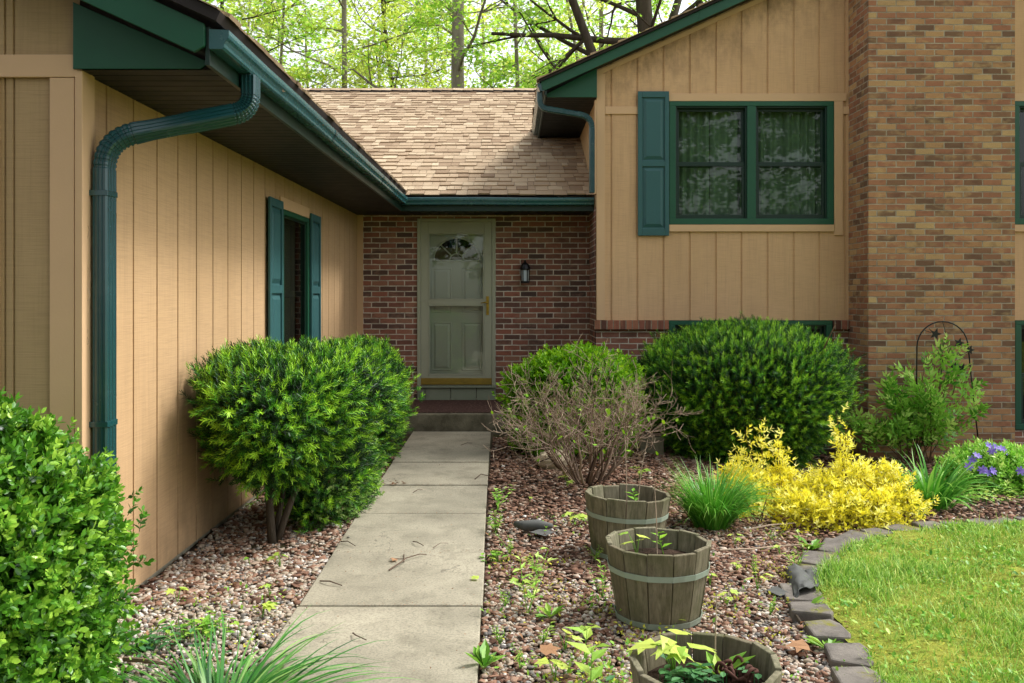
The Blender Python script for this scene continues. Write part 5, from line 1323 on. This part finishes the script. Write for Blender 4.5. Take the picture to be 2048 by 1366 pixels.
W(1205, 1195, 'sprout', .17, 'slender weed touching the left side of the middle barrel', n=3, bright=.6)
W(1270, 1240, 'seedling', .10, 'little seedling with two yellow-green leaves against the foot of the middle barrel', 'seedling', 'seedling', n=2, bright=.45)
W(1345, 1265, 'seedling', .07, 'tiny seedling in front of the right foot of the middle barrel', 'seedling', 'seedling', n=2, bright=.5)
W(1150, 1050, 'seedling', .10, 'pale maple seedling left of the far barrel', 'seedling', 'seedling', n=4, bright=.7)
W(1135, 975, 'seedling', .10, 'yellow maple seedling below the bare bush', 'seedling', 'seedling', n=3, bright=.7)
W(1060, 1005, 'seedling', .06, 'single yellow-green seedling in the chips left of the bare bush', 'seedling', 'seedling', n=2, bright=.6)
W(1510, 1150, 'sprout', .11, 'small weed in the chips to the right of the middle barrel', n=4, bright=.7)
W(1515, 1180, 'seedling', .09, 'pale seedling on the chips beside the torn fabric scrap', 'seedling', 'seedling', n=4, bright=.75)
W(1600, 1092, 'broad', .08, 'small broad seedling just inside the bend of the edging stones', 'seedling', 'seedling', n=4, bright=.6)
W(1592, 1140, 'sprout', .16, 'weed growing through the edging at the inner bend', n=5, bright=.75)
W(1622, 1100, 'rosette', .11, 'flat rosette between two edging stones at the inner bend', n=6, bright=.5)
W(1612, 1225, 'rosette', .13, 'upright rosette beside the moss-covered edging stone', n=4, bright=.55)
W(1655, 1300, 'rosette', .10, 'weed tuft beside the second edging stone from the camera', n=5, bright=.5)
W(1700, 1365, 'rosette', .08, 'weed tuft at the bottom beside the nearest edging stone', n=5, bright=.5)
W(1470, 1090, 'seedling', .08, 'pale seedling right of the dense lily clump', 'seedling', 'seedling', n=3, bright=.7)
W(1375, 1105, 'seedling', .07, 'seedling in the chips above and right of the middle barrel rim', 'seedling', 'seedling', n=3, bright=.7)
W(1845, 1040, 'sprout', .14, 'pale weed at the foot of the wide-bladed lily clump', n=6, bright=.7)
W(1950, 1000, 'carpet', .18, 'low pale green patch below the purple flowers', n=9, bright=.65)
W(2020, 990, 'carpet', .16, 'low green patch at the right edge below the purple flowers', n=8, bright=.6)
W(1770, 915, 'broad', .10, 'broad-leaved weed between the big yew and the yellow shrub', n=6, mat='violetleaf', bright=.7)
W(1330, 905, 'seedling', .12, 'green maple seedling near the concrete block', 'seedling', 'seedling', n=4, bright=.4)
W(1280, 960, 'seedling', .12, 'maple seedling behind the far barrel', 'seedling', 'seedling', n=5, bright=.5)
W(560, 1135, 'seedling', .08, 'bright seedling on the gravel left of the path, nearest the leaning yew', 'seedling', 'seedling', n=4, bright=.6)
W(500, 1130, 'seedling', .06, 'two-leaved seedling in the middle of the left gravel', 'seedling', 'seedling', n=2, bright=.4)
W(540, 1195, 'seedling', .07, 'yellowish seedling on the gravel close to the path edge', 'seedling', 'seedling', n=2, bright=.7)
W(525, 1235, 'seedling', .09, 'pale seedling right above the arching grass tuft', 'seedling', 'seedling', n=4, bright=.7)
W(355, 1205, 'seedling', .09, 'yellow-green seedling beside the large left shrub', 'seedling', 'seedling', n=3, bright=.7)
W(290, 1300, 'carpet', .12, 'patch of round violet leaves between the left shrub and the grass tuft', 'violet_patch', 'ground plant', n=7, mat='violetleaf', bright=.6)
W(410, 1270, 'carpet', .10, 'low green weeds in front of the left gravel behind the grass tuft', n=5, bright=.5)
for (a_, b_, kd, hh) in ((1020, 1110, 'sprout', .12), (1075, 1150, 'sprout', .14), (1040, 1180, 'seedling', .07), (1010, 1215, 'sprout', .10), (1085, 1290, 'sprout', .12), (1130, 1300, 'seedling', .08), (1000, 1290, 'sprout', .09), (1040, 1340, 'sprout', .10), (1110, 1365, 'seedling', .10), (1190, 1120, 'sprout', .10), (1175, 1280, 'seedling', .07), (1455, 1210, 'seedling', .07), (1540, 1230, 'sprout', .09), (1475, 1145, 'seedling', .06), (1560, 1110, 'seedling', .06), (1545, 1080, 'sprout', .08), (1420, 1170, 'seedling', .06)):
    W(a_, b_, kd, hh, 'small pale weed sprouting from the stones of the right bed', group='weeds in the right bed', n=4, bright=.65)
# plants standing in the barrels
def inb(B, dx, dy): return Vector((B.location.x+dx, B.location.y+dy, B.location.z+.30))
W(0, 0, 'broad', .10, 'round-leaved plant growing in the far barrel', 'sprout', 'plant', n=7, mat='brightgreen', base=inb(B2, .06, -.02), bright=.4)
W(0, 0, 'broad', .10, 'bright leafy plant growing in the middle barrel', 'sprout', 'plant', n=6, mat='brightgreen', base=inb(B1, .03, .02), bright=.6)
W(0, 0, 'seedling', .11, 'small pale plant at the left inside the middle barrel', 'sprout', 'plant', n=4, base=inb(B1, -.10, .0), bright=.7)
W(0, 0, 'carpet', .09, 'violet leaves filling the nearest barrel', 'violet_patch', 'plant', n=6, mat='violetleaf', base=inb(B3, -.06, -.05), bright=.6)
W(0, 0, 'seedling', .14, 'pale maple seedling in the nearest barrel', 'seedling', 'seedling', n=9, base=inb(B3, -.10, .04), bright=.75)
W(0, 0, 'rosette', .14, 'upright dandelion leaves in the nearest barrel', 'dandelion', 'plant', n=4, base=inb(B3, .05, .02), bright=.5)
def stalk(B, dx, dy, h, lx_, label):
    b = inb(B, dx, dy); m_ = MB(); m_.tube([b, b+Vector((lx_*.3, 0, h*.5)), b+Vector((lx_, .01, h))], [.0035, .0028, .0015], 5, .75)
    tag(m_.build('dry_stalk', 'twig', None, recalc=False), label, 'stalk')
stalk(B1, -.005, .0, .33, -.01, 'single dry stalk standing up from the middle barrel'); stalk(B2, .08, .05, .38, .06, 'leaning dry stalk at the right of the far barrel'); stalk(B2, .02, .1, .40, -.01, 'dark dry stalk in the middle of the far barrel'); stalk(B3, .055, .12, .25, .01, 'dry stalk behind the dandelion leaves in the nearest barrel')

# ================================================================== LITTER AND STONES
def twig_px(pts, r, label, br=(), dz=.008, c=.2):
    m_ = MB(); P_ = [Gp(a, b, dz+.035 if False else dz) for a, b in pts]
    for i in range(1, len(P_)-1): P_[i].z += .012
    r *= .72; c *= .6
    m_.tube(P_, [r*(1-.5*i/len(P_)) for i in range(len(P_))], 5, c)
    for q in br:
        L = [Gp(a, b, dz) for a, b in q]; m_.tube(L, r*.6, 4, c)
    tag(m_.build('twig', 'twig', None, recalc=False), label, 'twig', 'twigs on the path')
twig_px([(778, 1140), (800, 1130), (813, 1120), (840, 1112), (853, 1109)], .006, 'forked dead twig, largest on the path', [[(808, 1124), (808, 1108)], [(808, 1118), (780, 1117)]], c=.3)
twig_px([(826, 1083), (834, 1088), (847, 1091)], .005, 'short dark twig just above the forked twig on the path')
twig_px([(866, 1096), (880, 1090), (896, 1086)], .003, 'thin twig on the path to the right of the short dark twig', c=.4)
twig_px([(706, 1266), (712, 1276), (733, 1280)], .005, 'curved dark twig on the slab nearest the camera')
twig_px([(640, 1162), (660, 1167), (684, 1171)], .006, 'twig reaching from the left gravel onto the path')
twig_px([(682, 1083), (695, 1086), (711, 1092)], .005, 'twig at the left edge of the path below the leaning yew')
twig_px([(826, 985), (836, 982), (845, 979)], .004, 'thin twig on the third slab from the step')
twig_px([(950, 958), (962, 951), (978, 952)], .006, 'dark twig over the right edge of the path near the bare bush')
twig_px([(922, 890), (934, 888), (944, 886)], .004, 'small twig on the slab next to the step')
b = Gp(792, 968, .005); it = []
for k in range(16):
    a = rg.uniform(0, 6.3); it.append((b+Vector((rg.gauss(0, .04), rg.gauss(0, .02), rg.uniform(0, .02))), (math.cos(a), math.sin(a), .2), (rg.gauss(0, .5), 0, 1), rg.uniform(.03, .06), rg.random()*.5))
tag(leaves_obj('dead_leaves', LEAF_POINT, it, 'deadleaf'), 'small heap of dead leaves caught in the joint of the path', 'dead leaves')
for (px, py, s_, lb) in ((1405, 1010, .0, ''), (1618, 1292, .10, 'large curled brown leaf on the gravel near the second edging stone'), (1480, 1300, .0, ''), (1081, 1303, .09, 'pale dry leaf on the gravel left of the nearest barrel'), (790, 1117, .05, 'pale fallen leaf beside the forked twig on the path'), (958, 1156, .05, 'bright yellow-green leaf lying on the right edge of the path')):
    if s_: tag(leaves_obj('fallen_leaf', MAPLE, [(Gp(px, py, .012), (math.cos(px), math.sin(px), .1), (.2, -.2, 1), s_, .9)], 'weed' if 'bright' in lb else 'deadleaf'), lb, 'leaf')
n = 800; x = rs.uniform(-1.08, -.15, n); y = np.where(rs.uniform(size=n) < .6, rs.choice([3.42, 4.355, 5.248, 6.18, 7.105, 8.08], n)+rs.normal(size=n)*.02, rs.uniform(2.6, 9.8, n)); k = onpath(x-.02, y) & onpath(x+.02, y); x, y = x[k], y[k]; N = len(x)
dd = np.stack([rs.normal(size=N), rs.normal(size=N), rs.normal(size=N)*.1], 1)
scatter('path_litter', LEAF_POINT+([0, .1],), np.stack([x, y, np.full(N, .007)], 1), basis_from(dd, rs.uniform(.004, .015, N), up=np.array([0, 0, 1.0])), rs.uniform(0, .8, N), 'deadleaf'); tag(bpy.data.objects['path_litter'], kind='stuff')
n = 2600; x = rs.uniform(-1.9, 3.4, n); y = rs.uniform(2.6, 9.6, n); k = bed(x, y); x, y = x[k], y[k]; N = len(x)
dd = np.stack([rs.normal(size=N), rs.normal(size=N), rs.normal(size=N)*.35], 1)
scatter('leaf_litter', LEAF_POINT+([0, .1],), np.stack([x, y, gz(x, y)+.002], 1), basis_from(dd, rs.uniform(.012, .045, N), up=np.array([0, 0, 1.0])), rs.uniform(0, 1, N), 'deadleaf'); tag(bpy.data.objects['leaf_litter.001'] if 'leaf_litter.001' in bpy.data.objects else bpy.data.objects['leaf_litter'], kind='stuff')
mb = MB(); q = Gp(1105, 930, 0); mb.ball((q.x, q.y, .03), .14, .5, 10, 7, .34, (1.1, .8, .72), random.Random(8))
tag(mb.build('rock', 'rock', None, smooth=False, bevel=.01), 'pale rough rock lying under the bare bush', 'rock')
mb = MB(); q = Gp(1302, 902, 0); z = float(gz(q.x, q.y)); mb.box(q.x-.12, q.x+.12, q.y-.06, q.y+.18, z-.08, z+.15)
tag(mb.build('concrete_block', 'step', None, bevel=.012), 'grey concrete block on the ground between the bare bush and the big yew', 'block')
def sheet(name, pts, label, cat, thick=.004, mat='fabric', sub=2):
    m_ = MB(); m_.face(pts); o = m_.build(name, mat, None, recalc=False)
    s_ = o.modifiers.new('solid', 'SOLIDIFY'); s_.thickness = thick; return tag(o, label, cat)
mb = MB(); L = [Gp(a, b_, .03) for a, b_ in ((1030, 1048), (1050, 1052), (1075, 1050), (1105, 1052))]
mb.tube(L, [.018, .034, .036, .015], 10); q = [Gp(a, b_, .014) for a, b_ in ((1060, 1064), (1085, 1056), (1110, 1064), (1090, 1072))]
mb.face([tuple(v) for v in q]); tag(mb.build('fabric_roll', 'fabric', None, smooth=True, recalc=False), 'rolled scrap of dark landscape fabric on the chips left of the far barrel', 'fabric')
mb = MB(); rr = random.Random(77); NU, NV = 12, 8
cn = [Vector(Gp(a, b_, 0)) for a, b_ in ((1572, 1138), (1643, 1154), (1637, 1184), (1588, 1197))]
g_ = []
for j in range(NV+1):
    row = []
    for i in range(NU+1):
        u, v = i/NU, j/NV; q = (cn[0].lerp(cn[1], u)).lerp(cn[3].lerp(cn[2], u), v)
        h_ = .032*min(1, u*4)+.012*math.sin(u*9+v*4)*math.sin(v*7+u*3)+rr.uniform(-.003, .003)
        row.append((q.x+rr.uniform(-.008, .008), q.y+rr.uniform(-.008, .008), float(gz(q.x, q.y))+h_))
    g_.append(row)
for j in range(NV):
    for i in range(NU): mb.face([g_[j][i], g_[j][i+1], g_[j+1][i+1], g_[j+1][i]])
o_ = mb.build('fabric_scrap', 'fabric', None, smooth=True, recalc=False, weld=True); m_ = o_.modifiers.new('t', 'SOLIDIFY'); m_.thickness = .003
tag(o_, 'torn black landscape fabric folded over the edging stones', 'fabric')
mb = MB(); g_ = [Gp(a, b_, h_) for a, b_, h_ in ((1532, 1180, .0), (1552, 1172, .012), (1580, 1186, .004), (1560, 1192, 0))]; mb.face(g_); mb.face([g_[0]+Vector((0, 0, -.004))]+[p+Vector((0, 0, -.004)) for p in g_[1:]])
tag(mb.build('fabric_scrap', 'fabric', None, recalc=False), 'flat grey fabric scrap on the chips left of the folded one', 'fabric')
mb = MB(); mb.tube([Gp(1578, 1210, .02), Gp(1590, 1228, .012), Gp(1602, 1246, .0)], .009, 6); tag(mb.build('stick', 'bark_dark', None), 'dark stick lying beside the edging stones below the fabric scrap', 'stick')
mb = MB(); mb.tube([Gp(1440, 1100, .015), Gp(1500, 1098, .02), Gp(1560, 1092, .02), Gp(1625, 1088, .02)], [.005, .005, .004, .003], 5, .9); tag(mb.build('stick', 'twig', None, recalc=False), 'long pale dry stick on the chips below the yellow shrub', 'stick')
mb = MB(); mb.tube([Gp(1490, 1060, .02), Gp(1540, 1050, .03), Gp(1590, 1046, .03)], [.005, .005, .003], 5, .8); tag(mb.build('stick', 'twig', None, recalc=False), 'short pale stick between the lily clump and the yellow shrub', 'stick')
mb = MB(); mb.tube([Gp(248, 1318, .01), Gp(300, 1322, .03), Gp(345, 1330, .02)], [.010, .009, .006], 6, .4); tag(mb.build('stick', 'twig', None, recalc=False), 'stick on the gravel below the violet leaves at the left', 'stick')

# ================================================================== TREES
def tree(name, px, Y, wpx, label, mat, bark, nleaf, zlo, zhi, spread, lean, seed, nb=14, leaf=.11, group=None, split=0, x=None, lvl=2, cat='tree', fork=None):
    r = random.Random(seed); X = (px-1024)*Y/F if x is None else x; base = Vector((X-lean*6.5, Y, -.1))
    o = thing(name, base, label, cat, group); rad = wpx/2*Y/F
    lines, tips = [], []; n = 14; pts = []; off = Vector((0, 0, 0))
    for i in range(n+1):
        f = i/n; off += Vector((r.gauss(0, .02), r.gauss(0, .02), 0))*zhi*.06; pts.append(base+Vector((lean*zhi*f, lean*.3*zhi*f*(seed % 3-1), zhi*f))+off)
    rr_ = [rad*(1.18 if i == 0 else 1)*(1-.55*(i/n)**1.3) for i in range(n+1)]
    lines.append((pts, rr_, 3))
    for s_ in range(split):
        i = r.randint(2, 5); d = Vector((r.choice([-1, 1])*r.uniform(.2, .45), r.uniform(-.3, .3), 1)); grow_poly(r, pts[i], d, zhi*.7, rr_[i]*.7, 2, lines, tips, .55, 4, .06, .05, .5, .008)
    for k in range(nb):
        z = zlo+(zhi-zlo)*(k+.5)/nb; f = min(.98, z/zhi)*n; i = int(f); p = pts[i].lerp(pts[min(n, i+1)], f-i); a = k*2.4+r.random()
        d = Vector((math.cos(a), math.sin(a), r.uniform(.05, .6))); grow_poly(r, p, d, spread*r.uniform(.7, 1.2)*(1-.4*(z-zlo)/(zhi-zlo)), min(rad*.32, .05+.02*r.random()), lvl, lines, tips, .6, 4, .14, .03, .55, .006)
    if fork: 
        for (z, d, L, rr2) in fork: f = z/zhi*n; i = int(f); grow_poly(r, pts[i].lerp(pts[i+1], f-i), d, L, rr2, 2, lines, tips, .45, 4, .07, .0, .5, .006)
    mb = MB()
    for P_, R_, lv in lines:
        mb.tube(P_, R_, 12 if lv == 3 else (7 if lv == 2 else 4), r.random(), cap=False)
    mb.build('trunk', bark, o, smooth=True, recalc=False)
    anc = []
    for P_, R_, lv in lines:
        if lv <= 1: anc += [p for p in P_[2:]]
    anc = np.array([tuple(a) for a in anc]); sel = rs.randint(0, len(anc), nleaf)
    pos = anc[sel]+rs.normal(size=(nleaf, 3))*np.array([.22, .22, .09])*spread/3
    dd = np.stack([rs.normal(size=nleaf), rs.normal(size=nleaf), rs.normal(size=nleaf)*.45-.35], 1)
    cl_ = rs.normal(.5, .18, len(anc))
    scatter('crown', MAPLE+([0, .06, 0],), pos, basis_from(dd, leaf*rs.uniform(.6, 1.25, nleaf), up=np.array([0, 0, 1.0])), cl_[sel]+rs.normal(size=nleaf)*.1, mat, o)
    return o
tree('maple_tree', 917, 24, 33, 'tall straight tree with the thickest grey trunk standing behind the middle of the roof', 'maple_green', 'bark', 5298, 5.5, 15, 3.2, .002, 1, 12)
tree('maple_tree', 690, 26, 15, 'straight slim grey trunk behind the left half of the roof', 'maple', 'bark', 6292, 5, 14, 3, -.004, 2, 14)
tree('maple_tree', 1300, 23, 46, 'dark forked tree behind the right gable rake with a bough reaching left', 'maple_green', 'bark_dark', 5298, 7.5, 14, 3.0, -.05, 3, 8, split=2, fork=[(8.1, Vector((-1, -.1, -.06)), 4.0, .11), (7.2, Vector((.5, .2, 1)), 4, .16)])
tree('maple_tree', 1034, 25, 12, 'thin leaning trunk just right of the thickest tree', 'maple_green', 'bark', 4967, 4.5, 12, 2.6, -.03, 4, 14)
tree('maple_tree', 800, 29, 12, 'crooked thin tree between the two straight trunks', 'maple', 'bark_dark', 6955, 4.5, 12, 3.4, -.12, 5, 16, split=1)
tree('maple_tree', 560, 27, 9, 'slender yellow-green tree left of the slim straight trunk', 'maple', 'bark', 7120, 4.2, 13, 3.4, .05, 6, 16)
tree('maple_tree', 440, 24, 12, 'yellow-green tree half hidden by the garage roof edge', 'maple_green', 'bark_dark', 5961, 4.2, 12, 3.2, .03, 7, 14)
tree('maple_tree', 1200, 30, 14, 'pale slim tree left of the dark forked tree', 'maple', 'bark', 3974, 6, 15, 2.6, .01, 8, 10, split=1)
tree('maple_tree', 1390, 27, 22, 'dark trunk rising above the gable roof edge', 'maple_green', 'bark_dark', 3643, 8, 15, 2.8, .04, 9, 9)
G2 = 'far trees seen between the nearer trunks'
for i, (px, Y) in enumerate(((480, 38), (620, 42), (745, 37), (860, 44), (975, 38), (1090, 43), (1150, 36), (1290, 42))):
    tree('maple_tree', px, Y, 9, 'far spring tree blurred into the pale foliage behind the nearer trunks', ('maple', 'maple_green')[i % 2], 'bark', 3800, 5, 15, 4.0, random.Random(i).uniform(-.06, .06), 20+i, 14, leaf=.17, group=G2)
# the trees across the lawn that the windows reflect
G3 = 'trees across the lawn'
for i, (x_, y_, h_, sp_, n_, lb) in enumerate(((4.5, -13, 11, 4.2, 9000, 'broad leafy tree across the lawn reflected in the left half of the double window'), (10.5, -14, 12, 4.6, 9000, 'broad leafy tree across the lawn reflected in the right half of the double window'), (-6.5, -4.5, 11, 4.0, 9000, 'leafy tree beside the drive shading the garage front'), (-2.5, -15, 9, 3.8, 8000, 'leafy tree across the drive reflected in the front door glass'))):
    tree('shade_tree', 0, y_, 1, lb, 'darkcrown', 'bark_dark', n_, 2.2, h_, sp_, .0, 50+i, 16, leaf=.24, x=x_, group=G3)

# ================================================================== LIGHT, SKY, CAMERA
sc = bpy.context.scene
sd_ = Vector((1.0, .38, 1.28)).normalized()
L = bpy.data.lights.new('sun', 'SUN'); L.energy = 1.3; L.angle = R(13); L.color = (1.0, .985, .96)
lo_ = bpy.data.objects.new('sun', L); C.objects.link(lo_); lo_.rotation_euler = sd_.to_track_quat('Z', 'Y').to_euler(); lo_.location = (20, 10, 30)
w = bpy.data.worlds.new('World'); sc.world = w; w.use_nodes = True; nt = w.node_tree; nt.nodes.clear()
sky = nt.nodes.new('ShaderNodeTexSky'); sky.sky_type = 'NISHITA'; sky.sun_disc = False
sky.sun_elevation = math.asin(sd_.z); sky.sun_rotation = math.atan2(sd_.x, sd_.y); sky.air_density = 1.0; sky.dust_density = 3.0; sky.ozone_density = 1.0
hs = nt.nodes.new('ShaderNodeHueSaturation'); hs.inputs['Saturation'].default_value = .22
bg = nt.nodes.new('ShaderNodeBackground'); bg.inputs['Strength'].default_value = .15
ow = nt.nodes.new('ShaderNodeOutputWorld'); nt.links.new(sky.outputs[0], hs.inputs['Color']); nt.links.new(hs.outputs[0], bg.inputs[0]); nt.links.new(bg.outputs[0], ow.inputs[0])
cam = bpy.data.cameras.new('camera'); co_ = bpy.data.objects.new('camera', cam); C.objects.link(co_)
co_.location = (0, 0, H0); co_.rotation_euler = (R(90), 0, 0); cam.sensor_width = 36; cam.lens = 36*F/2048; cam.shift_y = -93/2048; cam.clip_start = .05; cam.clip_end = 900
sc.camera = co_
vs = sc.view_settings; vs.view_transform = 'Standard'; vs.look = 'None'; vs.exposure = 1.22; vs.gamma = 1
sc.cycles.max_bounces = 7; sc.cycles.diffuse_bounces = 4; sc.cycles.glossy_bounces = 3; sc.cycles.transparent_max_bounces = 12; sc.cycles.transmission_bounces = 4
sc.cycles.caustics_reflective = False; sc.cycles.caustics_refractive = False; sc.cycles.use_denoising = True
